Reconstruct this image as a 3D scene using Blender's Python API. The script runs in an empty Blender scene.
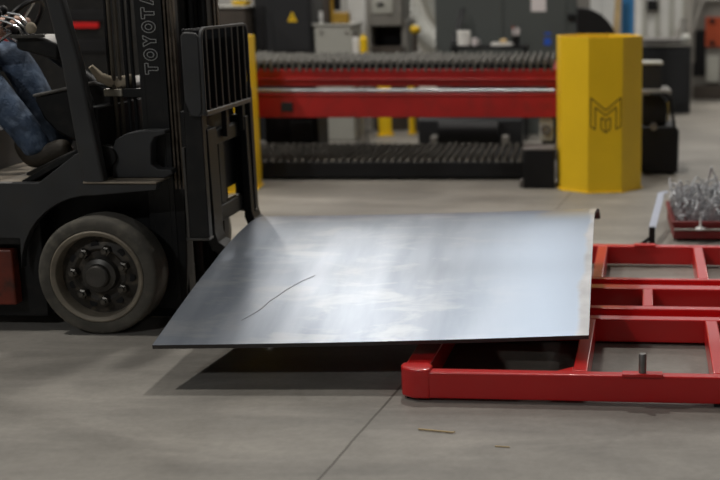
import bpy, bmesh, math, random
from mathutils import Vector, Matrix
random.seed(7)
C = bpy.context.scene.collection
PI = math.pi
R = math.radians

# ------------------------------------------------------------------ materials
def mat(name, col, rough=.5, metal=0., var=.12, scale=6., bump=0., bscale=60., spec=.5, coat=0., dust=None, rvar=.08):
    m = bpy.data.materials.new(name); m.use_nodes = True
    nt = m.node_tree; N = nt.nodes; Lk = nt.links
    b = N['Principled BSDF']
    tc = N.new('ShaderNodeTexCoord')
    n1 = N.new('ShaderNodeTexNoise'); n1.inputs['Scale'].default_value = scale; n1.inputs['Detail'].default_value = 5
    Lk.new(tc.outputs['Object'], n1.inputs['Vector'])
    cr = N.new('ShaderNodeValToRGB')
    lo = [max(0, c*(1-var)) for c in col]; hi = [min(1, c*(1+var)) for c in col]
    cr.color_ramp.elements[0].position = .3; cr.color_ramp.elements[1].position = .7
    cr.color_ramp.elements[0].color = (*lo, 1); cr.color_ramp.elements[1].color = (*hi, 1)
    Lk.new(n1.outputs['Fac'], cr.inputs['Fac'])
    out = cr.outputs['Color']
    if dust:
        n2 = N.new('ShaderNodeTexNoise'); n2.inputs['Scale'].default_value = scale*2.3; n2.inputs['Detail'].default_value = 8
        Lk.new(tc.outputs['Object'], n2.inputs['Vector'])
        r2 = N.new('ShaderNodeValToRGB'); r2.color_ramp.elements[0].position = .5; r2.color_ramp.elements[1].position = .75
        r2.color_ramp.elements[1].color = (dust[3],)*3 + (1,)
        Lk.new(n2.outputs['Fac'], r2.inputs['Fac'])
        mx = N.new('ShaderNodeMixRGB'); mx.inputs[2].default_value = (*dust[:3], 1)
        Lk.new(r2.outputs['Color'], mx.inputs[0]); Lk.new(out, mx.inputs[1]); out = mx.outputs[0]
    Lk.new(out, b.inputs['Base Color'])
    mr = N.new('ShaderNodeMapRange'); mr.inputs['To Min'].default_value = max(0.02, rough-rvar); mr.inputs['To Max'].default_value = min(1, rough+rvar)
    Lk.new(n1.outputs['Fac'], mr.inputs['Value']); Lk.new(mr.outputs['Result'], b.inputs['Roughness'])
    b.inputs['Metallic'].default_value = metal
    b.inputs['Specular IOR Level'].default_value = spec
    b.inputs['Coat Weight'].default_value = coat
    if bump:
        nb = N.new('ShaderNodeTexNoise'); nb.inputs['Scale'].default_value = bscale; nb.inputs['Detail'].default_value = 4
        Lk.new(tc.outputs['Object'], nb.inputs['Vector'])
        bp = N.new('ShaderNodeBump'); bp.inputs['Strength'].default_value = bump; bp.inputs['Distance'].default_value = .01
        Lk.new(nb.outputs['Fac'], bp.inputs['Height']); Lk.new(bp.outputs['Normal'], b.inputs['Normal'])
    return m

def emit(name, col, s):
    m = bpy.data.materials.new(name); m.use_nodes = True
    b = m.node_tree.nodes['Principled BSDF']
    b.inputs['Base Color'].default_value = (*col, 1)
    b.inputs['Emission Color'].default_value = (*col, 1); b.inputs['Emission Strength'].default_value = s
    return m

M = {}
M['red'] = mat('red powder coat', (.58, .010, .011), .32, 0, .06, 3, spec=.5, coat=.35, rvar=.05)
M['table_red'] = mat('red machine paint', (.36, .010, .008), .45, 0, .15, 4, dust=(.15, .018, .014, .5))
M['bin_red'] = mat('worn dark red paint', (.17, .012, .012), .55, 0, .25, 8, dust=(.08, .03, .025, .5))
M['yellow'] = mat('yellow safety paint', (.84, .54, .008), .42, 0, .05, 3, rvar=.05)
M['yellow_dk'] = mat('dark cut line', (.10, .055, .006), .7)
M['truck_grey'] = mat('charcoal truck paint', (.042, .043, .044), .5, 0, .15, 5, dust=(.045, .042, .036, .6), spec=.4)
M['truck_black'] = mat('black truck steel', (.008, .008, .008), .5, .0, .25, 8, dust=(.028, .025, .021, .5), spec=.3)
M['mast'] = mat('black mast steel', (.011, .011, .011), .45, .0, .2, 6, dust=(.028, .025, .022, .5), spec=.35)
M['rail'] = mat('greasy rail steel', (.13, .105, .082), .35, .6, .3, 14, dust=(.05, .035, .02, .6))
M['worn_edge'] = mat('worn steel edge', (.085, .08, .072), .45, .4, .25, 18)
M['rubber'] = mat('dusty rubber', (.085, .078, .064), .85, 0, .25, 10, bump=.15, bscale=40, dust=(.15, .135, .105, .7))
M['rim'] = mat('dirty wheel rim', (.045, .039, .032), .6, .2, .3, 12, dust=(.17, .14, .10, .8))
M['flange'] = mat('dusty rim flange', (.22, .19, .145), .6, .2, .25, 14, dust=(.24, .205, .15, .7))
M['hub'] = mat('greasy hub steel', (.075, .07, .062), .4, .4, .3, 20)
M['nut'] = mat('steel nut', (.13, .12, .105), .35, .8, .2, 20)
M['truck_orange'] = mat('dirty orange paint', (.15, .022, .009), .55, 0, .35, 9, dust=(.04, .02, .012, .9))
M['mat_tan'] = mat('dusty floor plate', (.25, .21, .16), .7, 0, .25, 10)
M['letter'] = mat('grey outline lettering', (.42, .42, .41), .6, 0, .05)
M['seat'] = mat('black vinyl', (.02, .02, .02), .5)
M['chrome'] = mat('chrome', (.32, .32, .32), .2, 1, .05)
M['hose'] = mat('hydraulic hose', (.075, .062, .045), .5, 0, .2, 12)
M['clamp'] = mat('zinc clamp', (.42, .39, .32), .4, .6, .2, 20)
M['black'] = mat('black plastic', (.010, .010, .011), .5, spec=.25)
M['darkgrey'] = mat('dark grey cabinet paint', (.022, .023, .025), .5, 0, .08, 2, spec=.3)
M['greengrey'] = mat('green grey cabinet paint', (.075, .084, .081), .5, 0, .06, 2)
M['ltgrey'] = mat('light grey cabinet paint', (.40, .40, .36), .5, 0, .07, 2)
M['midgrey'] = mat('mid grey machine paint', (.22, .21, .19), .5, 0, .12, 3)
M['white'] = mat('white paint', (.72, .72, .70), .5, 0, .05, 2)
M['paper'] = mat('paper', (.78, .72, .72), .8, 0, .04)
M['blue'] = mat('blue paint', (.045, .23, .52), .45, 0, .08, 3)
M['bluemark'] = mat('blue label', (.02, .10, .55), .5)
M['wood'] = mat('pale timber', (.55, .40, .20), .7, 0, .15, 8)
M['duct'] = mat('silver duct foil', (.42, .42, .39), .4, .6, .12, 8, bump=.3, bscale=18)
M['orange'] = mat('orange panel', (.38, .06, .018), .5, 0, .1)
M['brown'] = mat('brown box', (.06, .048, .038), .7, 0, .15)
M['slat'] = mat('scorched slat steel', (.10, .096, .085), .7, .3, .5, 22, dust=(.17, .16, .145, .8))
M['slag'] = mat('slag covered pallet', (.075, .068, .056), .75, .1, .4, 12, dust=(.13, .115, .09, .7))
M['silver'] = mat('bright rolled steel', (.5, .5, .52), .38, .8, .35, 3)
M['wire'] = mat('galvanised wire', (.42, .43, .45), .5, .5, .2, 20)
M['steel'] = mat('grey steel', (.22, .21, .20), .45, .8, .2, 20)
M['strip'] = mat('bright strip steel', (.36, .39, .48), .45, .1, .06, 6)
M['jeans'] = mat('blue denim', (.055, .085, .14), .85, 0, .5, 11, bump=.5, bscale=120, dust=(.24, .31, .42, .6))
M['shirt'] = mat('red cotton', (.40, .02, .025), .85, 0, .15, 8)
M['skin'] = mat('skin', (.48, .28, .20), .5, 0, .06, 8)
M['hair'] = mat('dark hair', (.03, .02, .015), .6)
M['boot'] = mat('brown work boot', (.030, .023, .015), .65, 0, .4, 14, bump=.3, bscale=60)
M['sole'] = mat('boot sole', (.02, .018, .015), .8)
M['eye'] = mat('eye', (.6, .6, .58), .3, 0, 0)
M['wall'] = mat('painted wall panel', (.30, .30, .29), .7, 0, .05, .4)
M['wall_dark'] = mat('dark wall panel', (.10, .10, .10), .7, 0, .05, .4)
M['ceil'] = mat('grey roof deck', (.22, .22, .22), .8, 0, .04, .3)
M['lamp_house'] = mat('lamp housing', (.5, .5, .5), .4, .5)
M['lens'] = emit('lamp lens', (1, .95, .86), 12)
M['daylight'] = emit('daylight panel', (.95, .97, 1.0), .42)  # glow of the added roof panels
M['daylight_dim'] = emit('hazy window light', (.93, .96, 1.0), .6)  # glow of the added strip on the far wall
M['amber'] = mat('amber paint', (.34, .20, .02), .5, 0, .15)
M['cup'] = mat('white cup', (.75, .74, .70), .5)
M['tan'] = mat('tan cloth', (.40, .34, .25), .8)

def floor_mat():
    m = bpy.data.materials.new('polished concrete'); m.use_nodes = True
    nt = m.node_tree; N = nt.nodes; Lk = nt.links; b = N['Principled BSDF']
    tc = N.new('ShaderNodeTexCoord')
    def noise(s, d=6, ro=.55, sc=(1, 1, 1), dist=0):
        mp = N.new('ShaderNodeMapping'); mp.inputs['Scale'].default_value = sc
        n = N.new('ShaderNodeTexNoise'); n.inputs['Scale'].default_value = s; n.inputs['Detail'].default_value = d
        n.inputs['Roughness'].default_value = ro; n.inputs['Distortion'].default_value = dist
        Lk.new(tc.outputs['Object'], mp.inputs['Vector']); Lk.new(mp.outputs['Vector'], n.inputs['Vector']); return n
    def ramp(src, p0, p1, c0, c1):
        r = N.new('ShaderNodeValToRGB'); r.color_ramp.elements[0].position = p0; r.color_ramp.elements[1].position = p1
        r.color_ramp.elements[0].color = (*c0, 1); r.color_ramp.elements[1].color = (*c1, 1); Lk.new(src, r.inputs['Fac']); return r
    def mix(t, fac, a, c, blend='MIX'):
        x = N.new('ShaderNodeMixRGB'); x.blend_type = blend
        if isinstance(fac, float): x.inputs[0].default_value = fac
        else: Lk.new(fac, x.inputs[0])
        Lk.new(a, x.inputs[1]); 
        if isinstance(c, tuple): x.inputs[2].default_value = (*c, 1)
        else: Lk.new(c, x.inputs[2])
        return x.outputs[0]
    base = ramp(noise(.9, 8).outputs['Fac'], .3, .72, (.222, .210, .188), (.318, .303, .275)).outputs['Color']
    st = ramp(noise(2.2, 10, .65, (.5, 1.6, 1), .6).outputs['Fac'], .42, .72, (.75, .74, .73), (1.12, 1.1, 1.08)).outputs['Color']
    c = mix('', 1.0, base, st, 'MULTIPLY')
    fine = ramp(noise(30, 6, .7).outputs['Fac'], .3, .7, (.88, .88, .88), (1.08, 1.08, 1.08)).outputs['Color']
    c = mix('', 1.0, c, fine, 'MULTIPLY')
    spots = ramp(noise(1.5, 5, .5, (1, .55, 1), .4).outputs['Fac'], .66, .76, (0, 0, 0), (.5, .5, .5)).outputs['Color']
    c = mix('', spots, c, (.13, .115, .095))
    # saw-cut control joint
    sx = N.new('ShaderNodeVectorMath'); sx.operation = 'DOT_PRODUCT'
    a = math.atan2(.115, .794); nrm = (math.cos(a), -math.sin(a), 0); off = -.687*nrm[0] + 4.361*nrm[1]
    sx.inputs[1].default_value = nrm; Lk.new(tc.outputs['Object'], sx.inputs[0])
    nz = noise(5, 3)
    ad = N.new('ShaderNodeMath'); ad.operation = 'MULTIPLY_ADD'; ad.inputs[1].default_value = .012; Lk.new(nz.outputs['Fac'], ad.inputs[0]); Lk.new(sx.outputs['Value'], ad.inputs[2])
    s1 = N.new('ShaderNodeMath'); s1.operation = 'SUBTRACT'; s1.inputs[1].default_value = off + .006; Lk.new(ad.outputs[0], s1.inputs[0])
    s2 = N.new('ShaderNodeMath'); s2.operation = 'ABSOLUTE'; Lk.new(s1.outputs[0], s2.inputs[0])
    s3 = N.new('ShaderNodeMath'); s3.operation = 'LESS_THAN'; s3.inputs[1].default_value = .0050; Lk.new(s2.outputs[0], s3.inputs[0])
    s4 = N.new('ShaderNodeMath'); s4.operation = 'MULTIPLY'; s4.inputs[1].default_value = .8; Lk.new(s3.outputs[0], s4.inputs[0])
    c = mix('', s4.outputs[0], c, (.06, .05, .04))
    Lk.new(c, b.inputs['Base Color'])
    rr = N.new('ShaderNodeMapRange'); rr.inputs['To Min'].default_value = .42; rr.inputs['To Max'].default_value = .62
    Lk.new(noise(1.3).outputs['Fac'], rr.inputs['Value']); Lk.new(rr.outputs['Result'], b.inputs['Roughness'])
    b.inputs['Specular IOR Level'].default_value = .4
    bp = N.new('ShaderNodeBump'); bp.inputs['Strength'].default_value = .05; bp.inputs['Distance'].default_value = .01
    Lk.new(noise(45, 4).outputs['Fac'], bp.inputs['Height']); Lk.new(bp.outputs['Normal'], b.inputs['Normal'])
    return m
M['floor'] = floor_mat()

def plate_mat():
    m = bpy.data.materials.new('mill scale sheet steel'); m.use_nodes = True
    nt = m.node_tree; N = nt.nodes; Lk = nt.links; b = N['Principled BSDF']
    tc = N.new('ShaderNodeTexCoord')
    def noise(s, sc=(1, 1, 1), d=5, dist=0, ro=.5):
        mp = N.new('ShaderNodeMapping'); mp.inputs['Scale'].default_value = sc
        n = N.new('ShaderNodeTexNoise'); n.inputs['Scale'].default_value = s; n.inputs['Detail'].default_value = d
        n.inputs['Distortion'].default_value = dist; n.inputs['Roughness'].default_value = ro
        Lk.new(tc.outputs['Object'], mp.inputs['Vector']); Lk.new(mp.outputs['Vector'], n.inputs['Vector']); return n.outputs['Fac']
    def ramp(src, p0, p1, c0, c1):
        r = N.new('ShaderNodeValToRGB'); r.color_ramp.elements[0].position = p0; r.color_ramp.elements[1].position = p1
        r.color_ramp.elements[0].color = (*c0, 1); r.color_ramp.elements[1].color = (*c1, 1); Lk.new(src, r.inputs['Fac']); return r.outputs['Color']
    def math_(op, a, bb=None, cl=False):
        x = N.new('ShaderNodeMath'); x.operation = op; x.use_clamp = cl
        for i, v in enumerate((a, bb)):
            if v is None: continue
            if isinstance(v, (int, float)): x.inputs[i].default_value = v
            else: Lk.new(v, x.inputs[i])
        return x.outputs[0]
    def mix(f, a, c, blend='MIX'):
        x = N.new('ShaderNodeMixRGB'); x.blend_type = blend
        if isinstance(f, float): x.inputs[0].default_value = f
        else: Lk.new(f, x.inputs[0])
        Lk.new(a, x.inputs[1])
        if isinstance(c, tuple): x.inputs[2].default_value = (*c, 1)
        else: Lk.new(c, x.inputs[2])
        return x.outputs[0]
    sep = N.new('ShaderNodeSeparateXYZ'); Lk.new(tc.outputs['Object'], sep.inputs[0])
    X, Y = sep.outputs['X'], sep.outputs['Y']
    streak = ramp(noise(3.0, (2.2, .35, 1), 6), .3, .7, (.245, .28, .335), (.39, .425, .485))
    blot = ramp(noise(3.6, (1, 2.6, 1), 8, .5, .62), .50, .64, (0, 0, 0), (.42, .42, .42))
    c = mix(blot, streak, (.49, .50, .51))
    # bluish heat tint near the right end, pale worn band at the very end
    edge = math_('ADD', X, math_('MULTIPLY', math_('SUBTRACT', noise(3.5, (1, 1.3, 1), 6), .5), .10))
    tint = N.new('ShaderNodeMapRange'); tint.inputs['From Min'].default_value = 1.05; tint.inputs['From Max'].default_value = 1.5; Lk.new(edge, tint.inputs['Value'])
    c = mix(tint.outputs['Result'], c, (.33, .39, .48))
    band = N.new('ShaderNodeMapRange'); band.inputs['From Min'].default_value = 1.615; band.inputs['From Max'].default_value = 1.635; Lk.new(math_('SUBTRACT', edge, math_('MULTIPLY', Y, .05)), band.inputs['Value'])
    grime = ramp(noise(9, (1, 1, 1), 8), .35, .7, (.33, .335, .35), (.46, .46, .475))
    c = mix(band.outputs['Result'], c, grime)
    # rusty tan patch at the back right corner
    tan = N.new('ShaderNodeMapRange'); tan.inputs['From Min'].default_value = 1.42; tan.inputs['From Max'].default_value = 1.50; Lk.new(math_('ADD', edge, math_('MULTIPLY', math_('SUBTRACT', noise(6), .5), .3)), tan.inputs['Value'])
    tb = N.new('ShaderNodeMapRange'); tb.inputs['From Min'].default_value = 1.22; tb.inputs['From Max'].default_value = 1.38; Lk.new(Y, tb.inputs['Value'])
    c = mix(math_('MULTIPLY', math_('MULTIPLY', tan.outputs['Result'], tb.outputs['Result']), .55), c, (.45, .39, .29))
    Lk.new(c, b.inputs['Base Color'])
    b.inputs['Metallic'].default_value = 1.0
    rg = N.new('ShaderNodeMapRange'); rg.inputs['To Min'].default_value = .31; rg.inputs['To Max'].default_value = .38; Lk.new(noise(2.5, (2, .5, 1)), rg.inputs['Value'])
    rg2 = math_('ADD', rg.outputs['Result'], math_('MULTIPLY', band.outputs['Result'], .2))
    Lk.new(rg2, b.inputs['Roughness'])
    return m
M['plate'] = plate_mat()
M['plate_edge'] = mat('dark cut steel edge', (.055, .05, .048), .6, .4, .2, 20)
M['scratch'] = mat('dark scratch', (.22, .22, .23), .6, .5)

# ------------------------------------------------------------------ mesh builder
class MB:
    def __init__(s): s.bm = bmesh.new()
    def add(s, verts, faces, mi=0):
        v = [s.bm.verts.new(p) for p in verts]
        for f in faces:
            try:
                q = s.bm.faces.new([v[i] for i in f]); q.material_index = mi
            except ValueError: pass
        return s
    def box(s, x0, x1, y0, y1, z0, z1, mi=0, T=None):
        p = [Vector((x, y, z)) for x in (x0, x1) for y in (y0, y1) for z in (z0, z1)]
        if T: p = [T @ q for q in p]
        return s.add(p, [(0, 1, 3, 2), (4, 6, 7, 5), (0, 4, 5, 1), (2, 3, 7, 6), (0, 2, 6, 4), (1, 5, 7, 3)], mi)
    def bar(s, a, b, w, h, up=(0, 0, 1), mi=0):
        a, b = Vector(a), Vector(b); d = (b-a).normalized(); u = Vector(up)
        sd = d.cross(u)
        if sd.length < 1e-4: sd = d.cross(Vector((1, 0, 0)))
        sd.normalize(); u = sd.cross(d).normalized()
        p = [e + sd*i*w/2 + u*j*h/2 for e in (a, b) for i, j in ((-1, -1), (1, -1), (1, 1), (-1, 1))]
        return s.add(p, [(3, 2, 1, 0), (4, 5, 6, 7), (0, 1, 5, 4), (1, 2, 6, 5), (2, 3, 7, 6), (3, 0, 4, 7)], mi)
    def prism(s, pts, axis, a, b, mi=0):
        """closed polygon pts (2D) extruded along axis from a to b; x:(y,z) y:(x,z) z:(x,y)"""
        f = {'x': lambda p, t: (t, p[0], p[1]), 'y': lambda p, t: (p[0], t, p[1]), 'z': lambda p, t: (p[0], p[1], t)}[axis]
        n = len(pts)
        return s.add([f(p, a) for p in pts] + [f(p, b) for p in pts],
                     [tuple(range(n))[::-1], tuple(range(n, 2*n))] + [(i, (i+1) % n, n+(i+1) % n, n+i) for i in range(n)], mi)
    def lathe(s, prof, center, axis, n=40, mi=0, caps=True):
        """prof: list of (r, t) along axis; closed when the radii at both ends are zero"""
        ax = Vector(axis).normalized(); t0 = ax.orthogonal().normalized(); t1 = ax.cross(t0); c = Vector(center)
        V, F = [], []
        for r, t in prof:
            for k in range(n):
                an = 2*PI*k/n
                V.append(c + ax*t + (t0*math.cos(an) + t1*math.sin(an))*r)
        for i in range(len(prof)-1):
            for k in range(n):
                F.append((i*n+k, i*n+(k+1) % n, (i+1)*n+(k+1) % n, (i+1)*n+k))
        if caps and prof[0][0] > 1e-6: F.append(tuple(range(n))[::-1])
        if caps and prof[-1][0] > 1e-6: F.append(tuple(range((len(prof)-1)*n, len(prof)*n)))
        return s.add(V, F, mi)
    def cyl(s, a, b, r, n=20, r2=None, mi=0):
        a, b = Vector(a), Vector(b); l = (b-a).length
        return s.lathe([(r, 0), (r if r2 is None else r2, l)], a, b-a, n, mi)
    def ring(s, r0, r1, t0, t1, center, axis, n=40, mi=0):
        ax = Vector(axis).normalized(); u = ax.orthogonal().normalized(); w = ax.cross(u); c = Vector(center)
        V, F = [], []
        for r, t in ((r0, t0), (r1, t0), (r1, t1), (r0, t1)):
            for k in range(n):
                an = 2*PI*k/n; V.append(c + ax*t + (u*math.cos(an) + w*math.sin(an))*r)
        for i in range(4):
            j = (i+1) % 4
            for k in range(n): F.append((i*n+k, i*n+(k+1) % n, j*n+(k+1) % n, j*n+k))
        return s.add(V, F, mi)
    def tube(s, path, r, n=8, closed=False, mi=0):
        P = [Vector(p) for p in path]; rs = r if isinstance(r, (list, tuple)) else [r]*len(P)
        V, F = [], []; up = None
        for i, p in enumerate(P):
            if closed: d = P[(i+1) % len(P)] - P[i-1]
            else: d = P[min(i+1, len(P)-1)] - P[max(i-1, 0)]
            d.normalize()
            if up is None: up = d.orthogonal().normalized()
            up = (up - d*up.dot(d))
            if up.length < 1e-5: up = d.orthogonal()
            up.normalize(); w = d.cross(up)
            for k in range(n):
                an = 2*PI*k/n; V.append(p + (up*math.cos(an) + w*math.sin(an))*rs[i])
        m = len(P)
        for i in range(m if closed else m-1):
            j = (i+1) % m
            for k in range(n): F.append((i*n+k, i*n+(k+1) % n, j*n+(k+1) % n, j*n+k))
        if not closed: F += [tuple(range(n))[::-1], tuple(range((m-1)*n, m*n))]
        return s.add(V, F, mi)
    def ball(s, c, r, sc=(1, 1, 1), n=20, mi=0):
        prof = [(max(1e-7, r*math.sin(PI*i/12)), -r*math.cos(PI*i/12)) for i in range(13)]
        b0 = len(s.bm.verts); s.lathe(prof, (0, 0, 0), (0, 0, 1), n, mi)
        s.bm.verts.ensure_lookup_table()
        for v in list(s.bm.verts)[b0:]:
            v.co = Vector(c) + Vector((v.co.x*sc[0], v.co.y*sc[1], v.co.z*sc[2]))
        return s
    def build(s, name, material, parent=None, bevel=0., seg=2, smooth=35, loc=None, kind=None, label=None):
        bmesh.ops.remove_doubles(s.bm, verts=s.bm.verts, dist=1e-6)
        bmesh.ops.recalc_face_normals(s.bm, faces=s.bm.faces)
        me = bpy.data.meshes.new(name); s.bm.to_mesh(me); s.bm.free()
        for mm in (material if isinstance(material, (list, tuple)) else [material]): me.materials.append(mm)
        if smooth:
            for p in me.polygons: p.use_smooth = True
            me.set_sharp_from_angle(angle=R(smooth))
        o = bpy.data.objects.new(name, me); C.objects.link(o)
        if parent: o.parent = parent
        if loc: o.location = loc
        if bevel:
            bv = o.modifiers.new('bevel', 'BEVEL'); bv.width = bevel; bv.segments = seg; bv.limit_method = 'ANGLE'; bv.angle_limit = R(40)
        if kind: o['kind'] = kind
        if label: o['label'] = label
        return o

def tag(o, label, cat, group=None, kind=None):
    o['label'] = label; o['category'] = cat
    if group: o['group'] = group
    if kind: o['kind'] = kind
    return o
def thing(name, label, cat, loc=(0, 0, 0), rz=0, group=None):
    o = bpy.data.objects.new(name, None); C.objects.link(o); o.empty_display_size = .2
    o.location = loc; o.rotation_euler = (0, 0, rz)
    return tag(o, label, cat, group)
def struct(name, mb, m): return mb.build(name, m, kind='structure', smooth=0)
def dup(root, loc, rz=0, label=None, group=None):
    r = root.copy(); C.objects.link(r); r.location = loc; r.rotation_euler = (0, 0, rz)
    if label: r['label'] = label
    if group: r['group'] = group
    for ch in list(root.children):
        c = ch.copy(); C.objects.link(c); c.parent = r
        for g in ch.children:
            d = g.copy(); C.objects.link(d); d.parent = c
    return r

# ------------------------------------------------------------------ camera (the photograph is an off-centre crop, hence the lens shift)
CAMH, PITCH, FPX, CX = 1.52, math.atan2(254, 1200), 1200., 575.
cam_d = bpy.data.cameras.new('camera'); cam = bpy.data.objects.new('camera', cam_d); C.objects.link(cam)
cam.location = (0, 0, CAMH); cam.rotation_euler = (PI/2 - PITCH, 0, 0)
cam_d.sensor_width = 36; cam_d.lens = FPX/720*36; cam_d.shift_x = (360-CX)/720
cam_d.dof.use_dof = True; cam_d.dof.focus_distance = 4.75; cam_d.dof.aperture_fstop = 1.75
cam_d.clip_end = 200
bpy.context.scene.camera = cam

def at(px, py, Y):
    """the point of the hall at depth Y seen at a pixel of the photograph"""
    x, y = (px-CX)/FPX, -(py-240)/FPX
    cp, sp = math.cos(PITCH), math.sin(PITCH)
    d = Vector((x, cp + y*sp, y*cp - sp))
    return Vector((0, 0, CAMH)) + d*(Y/d.y)

# ------------------------------------------------------------------ hall
WX0, WX1, WY0, WY1, WZ = -17, 14, -9, 29, 8.0
struct('floor', MB().box(WX0, WX1, WY0, WY1, -.2, 0), M['floor'])
struct('ceiling', MB().box(WX0, WX1, WY0, WY1, WZ, WZ+.2), M['ceil'])
struct('wall_back', MB().box(WX0-.2, WX1+.2, WY1, WY1+.2, -.2, WZ+.2), M['wall'])
struct('wall_front', MB().box(WX0-.2, WX1+.2, WY0-.2, WY0, -.2, WZ+.2), M['wall_dark'])
struct('wall_left', MB().box(WX0-.2, WX0, WY0, WY1, -.2, WZ+.2), M['wall'])
struct('wall_right', MB().box(WX1, WX1+.2, WY0, WY1, -.2, WZ+.2), M['wall'])
# unseen glowing roof panels, added for ambient light and plate reflections
for i, (x0, x1, y0, y1) in enumerate(FILL_PANELS := [(-8.6, 1.4, 10.5, 19.0), (-12.5, 10.5, 22.5, 24.5)]):
    struct('window_%d' % (i+1), MB().box(x0, x1, y0, y1, WZ-.06, WZ-.001), M['daylight'])

# unseen glowing strip on the far wall, added to brighten glossy reflections
struct('window_3', MB().box(-5, 11.5, WY1-.05, WY1-.001, 4.6, 7.4), M['daylight_dim'])
# unseen high bay lamps, some read off shadows, others added as fill
def lamp(x, y, power, label):
    t = thing('high_bay_lamp', label, 'lamp', (x, y, 0), 0, 'high bay lamps under the roof')
    MB().lathe([(.05, 7.38), (.07, 7.36), (.24, 7.12), (.27, 7.0), (.25, 7.0), (.06, 7.3)], (0, 0, 0), (0, 0, 1), 28).build('reflector', M['lamp_house'], t)
    MB().cyl((0, 0, 7.03), (0, 0, 7.05), .235, 28).build('lens', M['lens'], t)
    MB().cyl((0, 0, 7.37), (0, 0, WZ), .02, 10).build('rod', M['lamp_house'], t)
    ld = bpy.data.lights.new('lamp light', 'AREA'); ld.shape = 'DISK'; ld.size = .46; ld.energy = power; ld.color = (1, .93, .83) if y > 19 else (1, .96, .90) if y > 0 else (.96, .98, 1)
    lo = bpy.data.objects.new('lamp_light', ld); C.objects.link(lo); lo.parent = t; lo.location = (0, 0, 6.99)
    return t
LAMPS = [(-9.8, 10.0, 420), (-5.2, 5.2, 260), (-.9, 7.9, 220), (7.5, 12.0, 170), (-3.0, 12.5, 60), (-.9, 13.6, 22), (1.1, 13.2, 27), (3.4, 13.4, 30), (-3.5, 17.5, 52), (-.8, 18.0, 36), (2.0, 18.0, 34),  # a few follow cast shadows; the rest added to widen highlights and fill
         (6.0, 20.0, 640), (-8.0, 21.0, 800), (-5.5, -3.5, 330), (5.5, -4, 80)]  # far and camera-side lamps added as fill light
for x, y, p in LAMPS:
    lamp(x, y, p, 'round high bay lamp hanging from the roof')

# ------------------------------------------------------------------ red welded frame
FR = thing('red_steel_frame', 'glossy red welded tube frame lying flat on the concrete', 'steel frame', (-.652, 4.326, 0), R(-3.5))
FH = .115; Z0 = .012
def tube_bar(name, x0, x1, y0, y1, z0=Z0, z1=FH, bev=.006):
    return MB().box(x0, x1, y0, y1, z0, z1).build(name, M['red'], FR, bev, 3)
tube_bar('front_beam', .052, 2.40, -.055, -.005)
tube_bar('back_beam', .10, 2.40, 2.20, 2.255)
tube_bar('end_rail', .004, .10, .0, 2.255)
tube_bar('far_end_rail', 2.40, 2.47, -.055, 2.255)
tube_bar('pocket_rail', .10, 2.40, .715, .775)
tube_bar('pocket_rail', .10, 2.40, .890, .945)
tube_bar('pocket_rail', .10, 2.40, 1.255, 1.335)
tube_bar('pocket_rail', .10, 2.40, 1.44, 1.475)
tube_bar('pocket_plate', .10, 2.40, .775, .890, .060, .068, .001)
tube_bar('pocket_plate', .10, 2.40, 1.335, 1.44, .060, .068, .001)
for x0, x1 in ((.645, .70), (1.168, 1.222), (1.74, 1.795)):
    tube_bar('cross_tube', x0, x1, -.005, .715)
    tube_bar('cross_tube', x0, x1, 1.475, 2.20)
for x0, x1 in ((.30, .348), (.898, .947), (1.50, 1.548), (2.05, 2.098)):
    tube_bar('cross_tube', x0, x1, .945, 1.255)
# capped corner, a little taller, chamfered outwards
MB().prism([(.052, -.0585), (.115, -.0585), (.118, .0), (.10, .03), (.0, .03), (-.004, .0), (.006, -.03)], 'z', Z0-.002, FH+.011).build('corner_cap', M['red'], FR, .009, 3)
# gussets
MB().prism([(.575, -.005), (.645, -.005), (.645, .06)], 'z', FH-.02, FH-.004).build('gusset', M['red'], FR, .002)
# levelling pads under the beams so the frame rests on the floor
for x, y in ((.05, 0), (2.42, 0), (.05, 2.22), (2.42, 2.22), (1.2, -.03), (1.2, 2.22)):
    MB().box(x-.03, x+.03, y-.02, y+.02, 0, Z0+.002).build('foot_pad', M['black'], FR)
# locating pins on welded tabs
for (x, y, h, w) in ((.905, -.048, .195, .075), (.905, 2.21, .0, .06)):
    tb = MB().box(x-w, x+w, y-.020, y+.024, FH-.002, FH+.011).build('pin_tab', M['red'], FR, .003)
    if h: MB().lathe([(.0145, FH+.006), (.0145, FH+.080), (.012, FH+.084)], (x, y+.004, 0), (0, 0, 1), 20).build('pin', M['steel'], tb, label='dark steel pin standing on the tab')

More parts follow.
